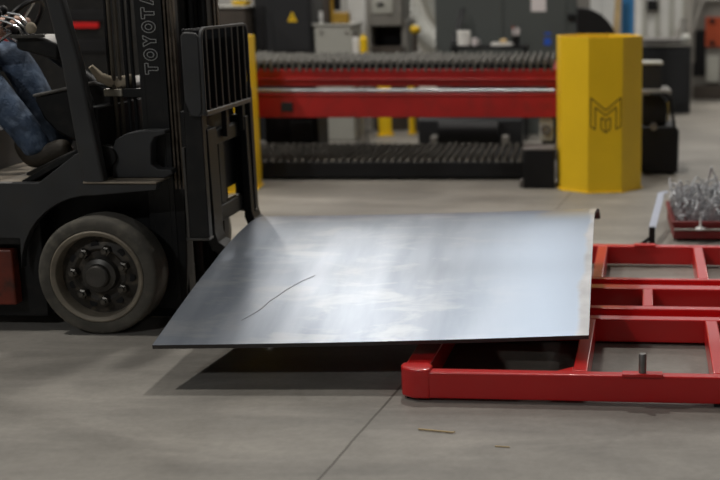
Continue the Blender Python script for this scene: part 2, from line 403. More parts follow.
# ------------------------------------------------------------------ rolled steel plate
prof = [(4.42, .172), (4.58, .207), (4.72, .238), (4.94, .284), (5.13, .317), (5.31, .350), (5.51, .377), (5.66, .390), (5.80, .394), (5.91, .388), (5.99, .375), (6.05, .356), (6.09, .335), (6.115, .312)]
def spl(ps, n):
    out = []
    for i in range(len(ps)-1):
        p0 = ps[max(i-1, 0)]; p1 = ps[i]; p2 = ps[i+1]; p3 = ps[min(i+2, len(ps)-1)]
        for k in range(n):
            t = k/n
            out.append(tuple(.5*((2*p1[j]) + (-p0[j]+p2[j])*t + (2*p0[j]-5*p1[j]+4*p2[j]-p3[j])*t*t + (-p0[j]+3*p1[j]-3*p2[j]+p3[j])*t**3) for j in range(len(p1))))
    return out + [tuple(ps[-1])]
PR = spl(prof, 4)
PO = Vector((-1.625, 4.42, 0))
def plate_pt(u, i, off=0.):
    y, z = PR[i]
    x = (-1.622 + .03*(y-4.42))*(1-u) + (.053 + .032*(y-4.42) + .024*max(0, min(1, (y-5.78)/.33)))*u
    a = PR[max(i-1, 0)]; b = PR[min(i+1, len(PR)-1)]
    tx, tz = b[0]-a[0], b[1]-a[1]; l = math.hypot(tx, tz)
    zz = z + .040*u - .006*math.sin(PI*u)
    return Vector((x, y - off*(-tz/l)*-1 if False else y + off*tz/l, zz - off*tx/l)) - PO
TH = .017
mb = MB(); nu = 28; nv = len(PR)
V = [plate_pt(u/nu, i) for i in range(nv) for u in range(nu+1)] + [plate_pt(u/nu, i, TH) for i in range(nv) for u in range(nu+1)]
F = []; S = nv*(nu+1)
id_ = lambda i, u: i*(nu+1)+u
for i in range(nv-1):
    for u in range(nu):
        F.append((id_(i, u), id_(i, u+1), id_(i+1, u+1), id_(i+1, u)))

mb.add(V, F, 0)
E_ = [(S+id_(i, u), S+id_(i+1, u), S+id_(i+1, u+1), S+id_(i, u+1)) for i in range(nv-1) for u in range(nu)]
for u in range(nu):
    E_.append((id_(0, u), S+id_(0, u), S+id_(0, u+1), id_(0, u+1))); E_.append((id_(nv-1, u), id_(nv-1, u+1), S+id_(nv-1, u+1), S+id_(nv-1, u)))
for i in range(nv-1):
    E_.append((id_(i, 0), id_(i+1, 0), S+id_(i+1, 0), S+id_(i, 0))); E_.append((id_(i, nu), S+id_(i, nu), S+id_(i+1, nu), id_(i+1, nu)))
vs = list(mb.bm.verts); mb.bm.verts.ensure_lookup_table()
for f in E_:
    q = mb.bm.faces.new([mb.bm.verts[k] for k in f]); q.material_index = 1
plate = tag(mb.build('curved_steel_plate', [M['plate'], M['plate_edge']], None, 0, loc=PO, smooth=40), 'large curved grey sheet of steel carried on the forks over the red frame', 'steel plate')
# long hairline scratch
def plate_uv(u, v, lift=.0012):
    f = v*(nv-1); i = min(int(f), nv-2); t = f-i
    return plate_pt(u, i).lerp(plate_pt(u, i+1), t) + Vector((0, 0, lift))
sc = [(.172, .092), (.184, .112), (.194, .128), (.204, .145), (.209, .160), (.213, .172), (.222, .182), (.238, .205), (.252, .220), (.264, .234), (.277, .245), (.291, .258)]
mb = MB(); P = [plate_uv(*q) for q in sc]
for a, b in zip(P, P[1:]): mb.bar(a, b, .0019, .0008)
mb.build('scratch_mark', M['scratch'], plate)

# ------------------------------------------------------------------ forklift (local x forwards, local y to its left)
FK = thing('forklift', 'black and charcoal forklift with dusty cushion tyres holding up the steel plate', 'forklift', (-2.13, 5.69, 0), R(-1.5))
def part(mb, name, m, parent=FK, bevel=.004, **k): return mb.build(name, M[m] if isinstance(m, str) else m, parent, bevel, **k)

def wheel(x, yo, sgn, r, w, name):
    """yo = outer face; sgn = -1 near side, +1 far side"""
    c = Vector((x, yo, r)); ax = (0, -sgn, 0)            # axis points inwards
    k = r/.268
    rim = part(MB().lathe([(.02*k, .060), (.105*k, .060), (.120*k, .046), (.150*k, .056), (.176*k, .064), (.180*k, .064), (.180*k, w-.01), (.10*k, w-.02), (.02*k, w-.02)], c, ax, 56), name, 'rim', FK, 0)
    part(MB().lathe([(.1795*k, .065), (.181*k, .020), (.186*k, .006), (.196*k, -.001), (.203*k, -.003), (.209*k, .002), (.209*k, w-.01), (.1795*k, w-.01), (.1795*k, .065)], c, ax, 64, caps=False), 'rim_flange', 'flange', rim, 0)
    part(MB().lathe([(.208*k, .010), (.212*k, .003), (.225*k, .001), (.248*k, .003), (.258*k, .007), (.264*k, .014), (r, .026), (r, w-.03), (.262*k, w-.012), (.245*k, w), (.20*k, w), (.205*k, w-.02), (.208*k, .010)], c, ax, 64, caps=False), 'tyre', 'rubber', rim, 0)
    part(MB().lathe([(.001, -.006), (.045*k, -.006), (.052*k, .0), (.056*k, .020), (.075*k, .028), (.080*k, .062)], c, ax, 32), 'hub_cap', 'hub', rim, 0)
    for q in range(7):
        an = 2*PI*q/7 + .35
        p = c + Vector((math.cos(an)*.118*k, sgn*-.0, math.sin(an)*.118*k))
        part(MB().lathe([(.001, .008), (.012*k, .010), (.014*k, .020), (.022*k, .024), (.024*k, .032), (.024*k, .065)], p, ax, 6), 'lug_nut', 'nut', rim, 0, smooth=20)
        an += PI/7
        p = c + Vector((math.cos(an)*.137*k, 0, math.sin(an)*.137*k))
        part(MB().lathe([(.001, .050), (.018*k, .050), (.019*k, .075)], p, ax, 16), 'vent_hole', 'black', rim, 0)
    return rim
wheel(.037, -.555, -1, .266, .18, 'front_wheel'); wheel(.037, .555, 1, .266, .18, 'front_wheel')
wheel(-1.42, -.46, -1, .22, .15, 'rear_wheel'); wheel(-1.42, .46, 1, .22, .15, 'rear_wheel')
part(MB().cyl((.015, -.33, .269), (.015, .33, .269), .07), 'axle', 'truck_black')

# side body panel with the wheel arch, both sides
def side_panel(y0, y1):
    arch = [(.02+.345*math.cos(R(a)), .275+.345*math.sin(R(a))) for a in (178, 168, 158, 148, 138, 128, 118, 108, 98, 88)]
    pts = [(-.66, .430), (-.320, .425)] + arch + [(.305, .645), (.312, .672), (-.01, .672), (-.012, .813), (-.04, .800), (-.215, .672), (-.66, .672)]
    return part(MB().prism(pts, 'y', y0, y1), 'side_panel', 'truck_grey', FK, .006)
side_panel(-.49, -.44); side_panel(.44, .49)
for s in (-1, 1):
    part(MB().box(-.012, .312, min(s*.50, s*.30), max(s*.50, s*.30), .672, .682), 'fender_top', 'mat_tan')
    part(MB().box(-.66, -.362, min(s*.495, s*.43), max(s*.495, s*.43), .12, .372), 'step_panel', 'truck_orange', FK, .008)
    part(MB().box(-.66, -.255, min(s*.425, s*.36), max(s*.425, s*.36), .05, .62), 'under_cover', 'truck_black')  # black sheet added to keep the gap under the body dark
    part(MB().box(-.66, -.322, min(s*.485, s*.2), max(s*.485, s*.2), .395, .428), 'step_tread', 'truck_black')
part(MB().box(-.66, -.2, -.44, .44, .625, .668), 'floor_plate', 'mat_tan')
# inner chassis
part(MB().box(-.64, .20, -.29, .29, .14, .625), 'chassis', 'truck_black', FK, .01)
# toe board and cowl
part(MB().prism([(-.30, .655), (-.03, .80), (-.03, .83), (-.32, .672)], 'y', -.43, .43), 'toe_board', 'truck_black', FK, .004)
part(MB().prism([(-.03, .66), (.05, .66), (.05, 1.07), (-.06, 1.085), (-.33, 1.03), (-.345, 1.015), (-.305, .92), (-.25, .86), (-.14, .80), (-.06, .76)], 'y', -.19, .43), 'cowl', 'truck_black', FK, .012)
part(MB().tube([(-.34, -.195, 1.028), (-.20, -.195, 1.058), (-.06, -.195, 1.088), (.04, -.195, 1.075)], .008, 8), 'cowl_trim', 'worn_edge', FK, 0)  # pale line added to stand in for light along the cowl edge
part(MB().box(-.01, .055, -.44, .44, .66, 1.0), 'bulkhead', 'truck_black', FK, .01)
# overhead guard
for s in (-1, 1):
    y0, y1 = (s*.50, s*.44) if s < 0 else (s*.44, s*.50)
    part(MB().prism([(-.012, .675), (.082, .675), (.016, 1.20), (-.036, 1.46), (-.20, 2.08), (-.27, 2.08), (-.106, 1.46), (-.062, 1.20)], 'y', y0, y1), 'guard_front_pillar', 'truck_grey', FK, .012, seg=3)
    part(MB().bar((-1.42, s*.46, 1.02), (-1.30, s*.46, 2.07), .05, .08), 'guard_rear_pillar', 'truck_grey', FK, .01)
    part(MB().bar((-.20, s*.46, 2.08), (-1.34, s*.46, 2.08), .06, .07), 'guard_side_rail', 'truck_grey', FK, .01)
for k in range(8):
    x = -.24 - k*.152
    part(MB().box(x-.02, x+.02, -.45, .45, 2.075, 2.10), 'guard_roof_bar', 'truck_grey', FK, .004)
# engine hood, seat, counterweight
part(MB().prism([(-.60, .45), (-.60, .85), (-.68, .95), (-1.35, .98), (-1.35, .45)], 'y', -.46, .46), 'hood', 'truck_grey', FK, .03, seg=3)
part(MB().prism([(-1.30, .34), (-1.36, .98), (-1.86, .92), (-1.98, .80), (-1.95, .26), (-1.70, .20), (-1.66, .50), (-1.20, .50)], 'y', -.50, .50), 'counterweight', 'truck_grey', FK, .05, seg=3)
part(MB().box(-1.30, -.66, -.29, .29, .22, .46), 'rear_chassis', 'truck_black', FK, .02)
part(MB().cyl((-1.42, -.32, .22), (-1.42, .32, .22), .05), 'steer_axle', 'truck_black')
st = part(MB().box(-1.24, -.78, -.24, .24, .955, 1.035), 'seat_cushion', 'seat', FK, .04, seg=3)
part(MB().prism([(-1.16, 1.03), (-1.24, 1.03), (-1.36, 1.50), (-1.29, 1.52)], 'y', -.23, .23), 'seat_back', 'seat', FK, .03, seg=3)
# steering wheel, column and levers
part(MB().cyl((-.14, .02, 1.06), (-.47, .02, 1.31), .03), 'steering_column', 'black', FK, .004)
an = Vector((-.33, 0, .25)).normalized(); u = an.orthogonal().normalized(); w = an.cross(u)
sw = part(MB().tube([Vector((-.49, .02, 1.325)) + (u*math.cos(2*PI*k/32)+w*math.sin(2*PI*k/32))*.165 for k in range(32)], .012, 8, True), 'steering_wheel', 'black', FK, 0)
part(MB().cyl(Vector((-.47, .02, 1.31)), Vector((-.50, .02, 1.333)), .04), 'wheel_boss', 'black', sw)
mbs = MB()
for k in range(3):
    q = Vector((-.49, .02, 1.325)) + (u*math.cos(2*PI*k/3+.3)+w*math.sin(2*PI*k/3+.3))*.165
    mbs.bar(Vector((-.49, .02, 1.325)), q, .022, .008)
part(mbs, 'wheel_spoke', 'chrome', sw, .002)
part(MB().cyl(Vector((-.49, .02, 1.325)) - w*.15, Vector((-.49, .02, 1.325)) - w*.15 + an*.07, .02), 'spinner_knob', 'chrome', sw)
lb = part(MB().prism([(-.30, 1.25), (-.12, 1.20), (-.11, 1.27), (-.20, 1.31), (-.30, 1.305)], 'y', -.40, -.22), 'lever_console', 'truck_black', FK, .012)
part(MB().bar((-.05, -.30, 1.0), (-.13, -.30, 1.22), .06, .05), 'console_stay', 'black')
for k in range(3):
    y = -.375 + k*.055
    lv = part(MB().tube([(-.27, y, 1.30), (-.29, y, 1.34), (-.34, y, 1.365+.015*k), (-.42, y, 1.385+.012*k)], .005, 8), 'control_lever', 'chrome', FK, 0, label='thin chrome control lever')
    part(MB().ball((-.41, y, 1.39+.012*k), .022), 'lever_knob', 'black', lv, 0)
part(MB().ball((-.215, -.42, 1.342), .023, (1, .8, 1.1)), 'horn_button', 'tan', FK, 0)
part(MB().bar((-.31, -.42, 1.305), (-.16, -.42, 1.31), .02, .014), 'lever_guard', 'worn_edge', FK, .003)
kc = MB()
for k in range(9): kc.ring(.006, .010, -.002, .002, (-.44+.016*k, -.43, 1.395-.008*k + random.uniform(-.005, .005)), (random.uniform(-1, 1), 1, random.uniform(-1, 1)), 10)
part(kc, 'key_chain', 'chrome', FK, 0)

# mast
def rail_pair(x0, x1, yin, yout, z0, z1, name, m):
    for s in (-1, 1):
        a, b = sorted((s*yin, s*yout))
        mb = MB().box(x0, x1, a if s < 0 else b-.022, a+.022 if s < 0 else b, z0, z1)
        mb.box(x0, x0+.024, a, b, z0, z1).box(x1-.024, x1, a, b, z0, z1)
        part(mb, name, m, FK, .003)
rail_pair(.203, .322, .235, .320, .06, 2.10, 'outer_mast_rail', 'mast')
rail_pair(.262, .352, .20, .285, .10, 2.13, 'inner_mast_rail', 'mast')
for s in (-1, 1):
    for k, x in enumerate((.333, .350, .368)):
        part(MB().box(x-.005, x+.005, min(s*.318, s*.29), max(s*.318, s*.29), .62, 2.10), 'rail_strip', 'rail', FK, .002)
for z in (.12, .75, 2.05):
    part(MB().box(.205, .235, -.30, .30, z-.05, z+.05), 'mast_cross_member', 'mast', FK, .004)
part(MB().box(.27, .32, -.22, .22, 2.06, 2.12), 'inner_cross_member', 'mast', FK, .004)
for y in (-.185, .175):
    part(MB().cyl((.235, y, .10), (.235, y, 1.20), .035, 24).cyl((.235, y, 1.20), (.235, y, 2.06), .022, 24), 'lift_cylinder', 'mast', FK, 0)
part(MB().cyl((.275, .235, .8), (.275, .235, 2.08), .018, 16), 'lift_rod', 'worn_edge', FK, 0)
# mast foot down beside the wheel and the bracket that ties it to the truck
part(MB().prism([(.075, .02), (.335, .02), (.36, .30), (.372, .66), (.20, .66), (.20, .46), (.14, .30)], 'y', -.315, -.235), 'mast_foot', 'truck_black', FK, .006)
part(MB().prism([(.075, .02), (.335, .02), (.36, .30), (.372, .66), (.20, .66), (.20, .46), (.14, .30)], 'y', .235, .315), 'mast_foot', 'truck_black', FK, .006)
for s in (-1, 1):
    a, b = sorted((s*.40, s*.33))
    part(MB().prism([(.080, .684), (.314, .684), (.352, .705), (.345, .722), (.285, .724), (.256, .745), (.262, .835), (.280, .866), (.330, .880), (.328, .897), (.225, .896), (.160, .884), (.105, .855), (.086, .80)], 'y', a, b), 'mast_bracket', 'truck_grey', FK, .005)
    part(MB().cyl((-.05, s*.36, .70), (.075, s*.36, .79), .042, 20).cyl((.06, s*.36, .78), (.06, s*.42, .78), .05, 20), 'tilt_cylinder', 'truck_black', FK, .004)
# hoses along the mast with a clamp
for k, (x, y) in enumerate(((.046, -.26), (.066, -.27), (.088, -.255), (.12, -.25), (.145, -.24))):
    part(MB().tube([(x, y, .70), (x+.004, y-.004, .95), (x, y, 1.2), (x+.003, y, 1.5), (x, y, 2.0)], .009, 10), 'hydraulic_hose', 'hose' if k in (1, 2) else 'black', FK, 0)
part(MB().box(.022, .105, -.285, -.235, 1.035, 1.068), 'hose_clamp', 'clamp', FK, .004)
part(MB().box(.10, .205, -.275, -.24, 1.03, 1.07), 'clamp_bracket', 'mast', FK, .003)
part(MB().tube([(-.02, -.30, 1.17), (.01, -.28, 1.12), (.07, -.25, 1.09), (.13, -.2, 1.10)], [.012, .022, .03, .03], 12), 'hose_bundle', 'tan', FK, 0)
# lift chains
for y in (.205, -.14):
    mb = MB()
    for k in range(46):
        z = .95 + k*.025; o = .004 if k % 2 else 0
        mb.box(.218+.0, .236, y-.010-o, y-.006-o, z, z+.021).box(.218, .236, y+.006+o, y+.010+o, z, z+.021)
        mb.cyl((.227, y-.016, z+.010), (.227, y+.016, z+.010), .0055, 8)
    part(mb, 'lift_chain', 'rail', FK, 0)
# carriage
for s, ya, yb in ((-1, -.40, -.35), (1, .33, .38)):
    pts = [(.402, .41), (.498, .41), (.497, 1.0)] + [(.4585+.0385*math.cos(R(a)), 1.0+.06*math.sin(R(a))) for a in range(10, 180, 20)] + [(.42, 1.0)]
    part(MB().prism(pts, 'y', ya, yb), 'carriage_side_plate', 'mast', FK, .005)
    part(MB().box(.400, .412, ya-.004, yb+.004, .41, .82), 'plate_edge', 'worn_edge', FK, .002)
    part(MB().box(.395, .50, ya-.006, yb+.006, .400, .412), 'plate_foot', 'worn_edge', FK, .002)
part(MB().box(.416, .452, -.35, .33, .790, .860), 'carriage_upper_bar', 'mast', FK, .006)
part(MB().box(.416, .452, -.35, .33, .420, .500), 'carriage_lower_bar', 'mast', FK, .006)
part(MB().box(.36, .44, -.02, .06, .43, .86), 'carriage_upright', 'mast', FK, .006)
part(MB().box(.375, .414, -.33, .33, .545, .975), 'carriage_plate', 'mast', FK, .006)
# forks: shank, heel and tapered blade in one
for ya, yb in ((-.300, -.175), (.275, .400)):
    pts = [(.454, .888), (.486, .888), (.492, .408), (.503, .372), (.53, .353), (.57, .345), (1.63, .359), (1.63, .347), (1.52, .331), (.57, .307), (.51, .311), (.47, .333), (.454, .378)]
    fk = part(MB().prism(pts, 'y', ya, yb), 'fork', 'mast', FK, .004)
    part(MB().prism([(.418, .862), (.454, .862), (.454, .895), (.408, .895), (.408, .84), (.418, .84)], 'y', ya, yb), 'fork_hook', 'mast', fk, .003)
    part(MB().cyl((.445, (ya+yb)/2, .88), (.445, (ya+yb)/2, .93), .011, 12), 'fork_pin', 'nut', fk, 0)
# load backrest
bk = MB()
bk.bm.free(); bk.bm = bmesh.new()
BX0, BX1, BY0, BY1, BZ0, BZ1 = .515, .530, -.43, .255, .972, 1.346
def rrect(y0, y1, z0, z1, r, n=5):
    out = []
    for cy, cz, a0 in ((y1-r, z1-r, 0), (y0+r, z1-r, 90)):
        out += [(cy+r*math.cos(R(a0+90*k/n)), cz+r*math.sin(R(a0+90*k/n))) for k in range(n+1)]
    return out + [(y0, z0), (y1, z0)]
o_, i_ = rrect(BY0, BY1, BZ0, BZ1, .05), rrect(BY0+.013, BY1-.013, BZ0, BZ1-.013, .04)
n = len(o_)
Vb = [(x, p[0], p[1]) for x in (BX0, BX1) for q in (o_, i_) for p in q]
Fb = []
for k in range(n-1):
    Fb += [(k, k+1, n+k+1, n+k), (2*n+k, 3*n+k, 3*n+k+1, 2*n+k+1), (k, 2*n+k, 2*n+k+1, k+1), (n+k, n+k+1, 3*n+k+1, 3*n+k)]
kk = n-1
Fb += [(kk, 0, n, n+kk), (2*n+kk, 3*n+kk, 3*n, 2*n), (kk, 2*n+kk, 2*n, 0), (n+kk, n, 3*n, 3*n+kk)]
bk.add(Vb, Fb)
br = part(bk, 'load_backrest_frame', 'truck_grey', FK, .003)
for s, ya, yb in ((-1, -.43, -.405), (1, .23, .255)):
    pts = [(.512, .99), (.516, 1.30), (.50, 1.322), (.452, 1.326), (.436, 1.31), (.436, 1.03), (.46, .96), (.50, .96)]
    part(MB().prism(pts, 'y', ya, yb), 'backrest_side_arm', 'truck_grey', br, .006)
for k in range(7):
    y = BY0 + .022 + (BY1-BY0-.044)*(k+.5)/7
    part(MB().box(.470, .528, y-.012, y+.012, .985, BZ1-.012), 'backrest_slat', 'black', br, .003)
part(MB().box(.436, .450, -.41, .24, .98, 1.337), 'backrest_panel', 'black', br, .003)
part(MB().box(.45, .532, BY0+.01, BY1-.01, .962, .984), 'backrest_sill', 'worn_edge', br, .004)
for y in (-.30, .02, .28):
    part(MB().box(.455, .480, y-.022, y+.022, .82, .98), 'backrest_strut', 'mast', br, .004)
# TOYOTA in outline letters up the mast
def letter(ch):
    if ch == 'T': return [[(0, 1), (.92, 1), (.92, .74), (.60, .74), (.60, 0), (.32, 0), (.32, .74), (0, .74)]]
    if ch == 'Y': return [[(0, 1), (.30, 1), (.47, .66), (.64, 1), (.94, 1), (.61, .42), (.61, 0), (.33, 0), (.33, .42)]]
    if ch == 'A': return [[(0, 0), (.36, 1), (.62, 1), (.98, 0), (.70, 0), (.64, .19), (.34, .19), (.28, 0)], [(.41, .40), (.57, .40), (.49, .68)]]
    ring_ = lambda a, b: [(.49+a*math.cos(2*PI*k/20), .5+b*math.sin(2*PI*k/20)) for k in range(20)]
    return [ring_(.48, .52), ring_(.23, .26)]
z = 1.137; LH, LW = .058, .052
for ch in 'TOYOTA':
    mb = MB()
    for loop in letter(ch):
        q = [Vector((.290 - p[1]*LH, -.3215, z + p[0]*LW)) for p in loop]
        for a, b in zip(q, q[1:]+q[:1]): mb.bar(a, b, .0030, .0016, (0, 1, 0))
    part(mb, 'letter', 'letter', FK, 0, smooth=0)
    z += .0605

# ------------------------------------------------------------------ driver (seated on the truck)
DR_O = FK.location.copy()
def skin(name, chains, m, parent=None, loc=None, sub=2, rz=None, closed_root=0):
    """chains: list of joint lists [(x,y,z,rx[,ry])]; a chain starting with an int continues from that vertex"""
    verts, edges, rad = [], [], []
    for ch in chains:
        prev = None
        for p in ch:
            if isinstance(p, int): prev = p; continue
            verts.append(p[:3]); rad.append((p[3], p[4] if len(p) > 4 else p[3]))
            if prev is not None: edges.append((prev, len(verts)-1))
            prev = len(verts)-1
    me = bpy.data.meshes.new(name); me.from_pydata(verts, edges, []); me.materials.append(m)
    o = bpy.data.objects.new(name, me); C.objects.link(o)
    if parent: o.parent = parent
    if loc: o.location = loc
    if rz is not None: o.rotation_euler = (0, 0, rz)
    sk = o.modifiers.new('skin', 'SKIN'); sk.use_smooth_shade = True
    me.skin_vertices.new() if not me.skin_vertices else None
    for i, sv in enumerate(me.skin_vertices[0].data): sv.radius = rad[i]; sv.use_root = (i == closed_root)
    ss = o.modifiers.new('sub', 'SUBSURF'); ss.levels = sub; ss.render_levels = sub
    return o
def hand(i0, wrist, d, out, thumb, idx):
    """fingers curled from the palm; returns chains and uses palm vertex index idx"""
    d, out, thumb = Vector(d).normalized(), Vector(out).normalized(), Vector(thumb).normalized()
    ch = []; w = Vector(wrist)
    for k, (l, off) in enumerate(((.070, .030), (.080, .010), (.075, -.010), (.060, -.030))):
        b = w + d*.085 + thumb*off
        ch.append([idx, (*(b), .0105), (*(b + d*l*.45 + out*.006), .0098), (*(b + d*l*.55 + out*.034), .0090), (*(b + d*l*.25 + out*.052), .0080)])
    b = w + d*.035 + thumb*.036
    ch.append([idx-1, (*b, .013), (*(b + d*.030 + thumb*.022 + out*.010), .0112), (*(b + d*.052 + thumb*.012 + out*.030), .0095)])
    return ch
SH = .05
body = [[(-1.06+SH, 0, 1.13, .09, .08), (-1.085+SH, 0, 1.27, .09, .11), (-1.10+SH, 0, 1.42, .09, .12), (-1.095+SH, 0, 1.53, .06, .075), (-1.075+SH, 0, 1.60, .052), (-1.055+SH, 0, 1.66, .055), (-1.035+SH, 0, 1.73, .088, .078), (-1.035+SH, 0, 1.80, .085, .075), (-1.04+SH, 0, 1.85, .05)]]
# right leg stretched to the pedal, left leg drawn back and splayed
body.append([0, (-.99, -.10, 1.10, .092), (-.62, -.19, 1.185, .064), (-.585, -.195, 1.14, .060), (-.355, -.20, .84, .036), (-.34, -.20, .775, .028), (-.31, -.20, .745, .022), (-.27, -.20, .755, .018)])
body.append([0, (-.99, .10, 1.10, .092), (-.55, .08, 1.200, .064), (-.515, .08, 1.15, .060), (-.375, .08, .83, .038), (-.37, .08, .765, .030), (-.34, .08, .740, .024), (-.30, .08, .750, .020)])
body.append([3, (-1.09+SH, -.165, 1.48, .045), (-.88, -.26, 1.27, .044), (-.845, -.265, 1.245, .041), (-.615, -.19, 1.325, .028), (-.57, -.18, 1.338, .026, .038)])
body.append([3, (-1.09+SH, .165, 1.48, .045), (-.90, .25, 1.27, .044), (-.86, .25, 1.25, .041), (-.64, .17, 1.345, .028), (-.60, .165, 1.36, .026, .038)])
nR = 9 + 7 + 7 + 4; nL = nR + 5
body += hand(0, (-.60, -.185, 1.328), (1, .15, .15), (.1, 0, -1), (0, 1, 0), nR)
body += hand(0, (-.625, .165, 1.352), (1, -.1, .15), (.1, 0, -1), (0, -1, 0), nL)
rz = R(-1.5)
person = tag(skin('person', body, M['skin'], None, DR_O, 2, rz), 'seated driver in blue jeans, red shirt and brown work boots on the forklift', 'person')
skin('jeans', [[(-1.06+SH, 0, 1.12, .135, .125), (-1.075+SH, 0, 1.20, .13, .15)],
               [0, (-.99, -.10, 1.10, .110), (-.80, -.145, 1.15, .096), (-.635, -.19, 1.190, .086), (-.58, -.195, 1.115, .086), (-.475, -.198, .98, .080), (-.375, -.20, .85, .072), (-.345, -.20, .79, .072), (-.335, -.20, .755, .070)],
               [0, (-.99, .10, 1.10, .110), (-.78, .09, 1.16, .096), (-.565, .08, 1.205, .084), (-.51, .08, 1.12, .084), (-.45, .08, .98, .078), (-.385, .08, .86, .072), (-.37, .08, .79, .072), (-.37, .08, .75, .070)]], M['jeans'], person)
skin('shirt', [[(-1.065+SH, 0, 1.10, .152, .165), (-1.085+SH, 0, 1.24, .148, .170), (-1.105+SH, 0, 1.38, .148, .190), (-1.108+SH, 0, 1.48, .135, .185), (-1.095+SH, 0, 1.56, .095, .120), (-1.08+SH, 0, 1.595, .068, .075)],
               [3, (-1.09+SH, -.18, 1.485, .080), (-.885, -.262, 1.28, .060), (-.845, -.268, 1.247, .056), (-.75, -.235, 1.28, .048), (-.65, -.202, 1.314, .040)],
               [3, (-1.09+SH, .18, 1.485, .080), (-.905, .252, 1.28, .060), (-.86, .25, 1.253, .056), (-.78, .22, 1.285, .048), (-.69, .19, 1.322, .040)]], M['shirt'], person)
for T in (Matrix.Translation((-.335, -.20, .695)) @ Matrix.Rotation(R(-8), 4, 'Z') @ Matrix.Rotation(R(-24), 4, 'Y') @ Matrix.Scale(.95, 4), Matrix.Translation((-.37, .08, .695)) @ Matrix.Rotation(R(-24), 4, 'Y') @ Matrix.Scale(.95, 4)):
    ch = []
    for (x, z, a, b_) in ((-.014, .19, .060, .060), (-.008, .085, .064, .064), (.0, .045, .062, .058), (.09, .042, .052, .056), (.155, .038, .046, .052), (.195, .032, .034, .042)):
        p = T @ Vector((x, 0, z)); ch.append((p.x, p.y, p.z, a, b_))
    b = skin('work_boot', [ch], M['boot'], person, None, 2)
    out = [(-.065, -.034), (-.045, -.046), (.04, -.046), (.14, -.054), (.21, -.046), (.245, -.02), (.245, .02), (.21, .046), (.14, .054), (.04, .046), (-.045, .046), (-.065, .034)]
    mb = MB().prism(out, 'z', -.022, .006)
    for v in mb.bm.verts: v.co = T @ v.co
    mb.build('sole', M['sole'], b, .006, 2)
# hair, ears, eyes, nose, mouth
hb = MB().ball((-1.052+SH, 0, 1.785), .108, (1.0, .86, 1.02))
hb.build('hair', M['hair'], person, 0)
bmv = person.children[-1].data
for v in bmv.vertices:
    if v.co.x > -1.03+SH and v.co.z < 1.83: v.co.x = -1.03+SH - (v.co.x+1.0-SH)*.2
    if v.co.z < 1.73: v.co.z = 1.73 + (v.co.z-1.73)*.2
for s in (-1, 1):
    MB().ball((-.962+SH, s*.030, 1.745), .0105).build('eye', M['eye'], person)
    MB().ball((-1.045+SH, s*.084, 1.735), .03, (.6, .35, 1)).build('ear', M['skin'], person)
MB().ball((-.942+SH, 0, 1.722), .018, (1.0, .75, 1.5)).build('nose', M['skin'], person)
MB().ball((-.955+SH, 0, 1.683), .02, (.5, 1.2, .28)).build('mouth', M['shirt'], person)

# ------------------------------------------------------------------ yellow guard posts
def octo(r_side, rot, k=1.0):
    return [(k*r_side/math.cos(PI/8)*math.cos(PI/8+PI/4*i+rot), k*r_side/math.cos(PI/8)*math.sin(PI/8+PI/4*i+rot)) for i in range(8)]
def post(x, y, rot, label):
    t = thing('guard_post', label, 'guard post', (x, y, 0), 0, 'yellow octagonal guard posts beside the cutting table')
    o, i = octo(.310, rot), octo(.304, rot)
    mb = MB(); n = 8
    V = [(p[0], p[1], z) for z, q in ((.0, o), (1.155, o), (1.155, i), (.02, i)) for p in q]
    F = [(a*n+k, a*n+(k+1) % n, (a+1)*n+(k+1) % n, (a+1)*n+k) for a in range(3) for k in range(n)] + [tuple(range(24, 32)), tuple(range(8))[::-1]]
    mb.add(V, F).build('post_shell', M['yellow'], t, .004, smooth=20)
    MB().prism(octo(.322, rot), 'z', 0, .010).build('base_plate', M['yellow'], t, .002, smooth=20)
    return t
PX, PY, PROT = .183, 9.19, R(7.5)
gp = post(PX, PY, PROT, 'yellow octagonal guard post with a cut line emblem, right end of the table')
post(-2.745, 9.13, R(5), 'yellow octagonal guard post half hidden behind the forklift mast')
# cut emblem on the post: nested M and a small shield below it
ea = PROT - PI/2; en = Vector((math.cos(ea), math.sin(ea), 0)); et = Vector((-en.y, en.x, 0)); 
ec = en*.3108
emb = [[(-.118, .113), (.0, .020), (.118, .113), (.118, -.095), (.083, -.118), (.083, .045), (.0, -.016), (-.083, .045), (-.083, -.118), (-.118, -.095), ],
       [(-.036, -.030), (.0, -.052), (.036, -.030), (.036, -.113), (.0, -.140), (-.036, -.113)], [(.0, -.052), (.0, -.140)]]
mb = MB()
for lp in emb:
    q = [ec + et*(p[0]*.95+.004) + Vector((0, 0, .598 + p[1]*1.02)) for p in lp]
    pr = list(zip(q, q[1:])) + ([(q[-1], q[0])] if len(q) > 2 else [])
    for a, b in pr: mb.bar(a, b, .0085, .0016, en)
mb.build('cut_emblem', M['yellow_dk'], gp, 0, smooth=0, label='dark cut line emblem')

# ------------------------------------------------------------------ laser cutting table between the posts
LT = thing('cutting_table', 'long red cutting table with a slatted top between two yellow posts', 'cutting table', (-1.28, 9.5, 0))
LX0, LX1 = -1.75, 1.135
def lt(mb, name, m, bev=.006, **k): return mb.build(name, M[m], LT, bev, **k)
lt(MB().box(LX0, LX1, .02, .12, .745, .880), 'upper_rail', 'table_red')
lt(MB().box(LX0, LX1, -.005, .03, .796, .808), 'rail_lip', 'table_red')
lt(MB().box(LX0, LX1, .0, .10, .500, .690), 'lower_rail', 'table_red')
lt(MB().box(LX0, LX1, -.006, .02, .674, .690), 'rail_lip', 'table_red')
lt(MB().cyl((LX0+.03, .02, .712), (LX1-.02, .02, .712), .014, 20), 'slide_bar', 'silver', 0)
lt(MB().box(LX0+.71, LX0+.80, -.022, .004, .55, .62), 'junction_box', 'darkgrey', .004)
lt(MB().box(LX0, LX1, 1.08, 1.18, .745, .880), 'back_rail', 'table_red')
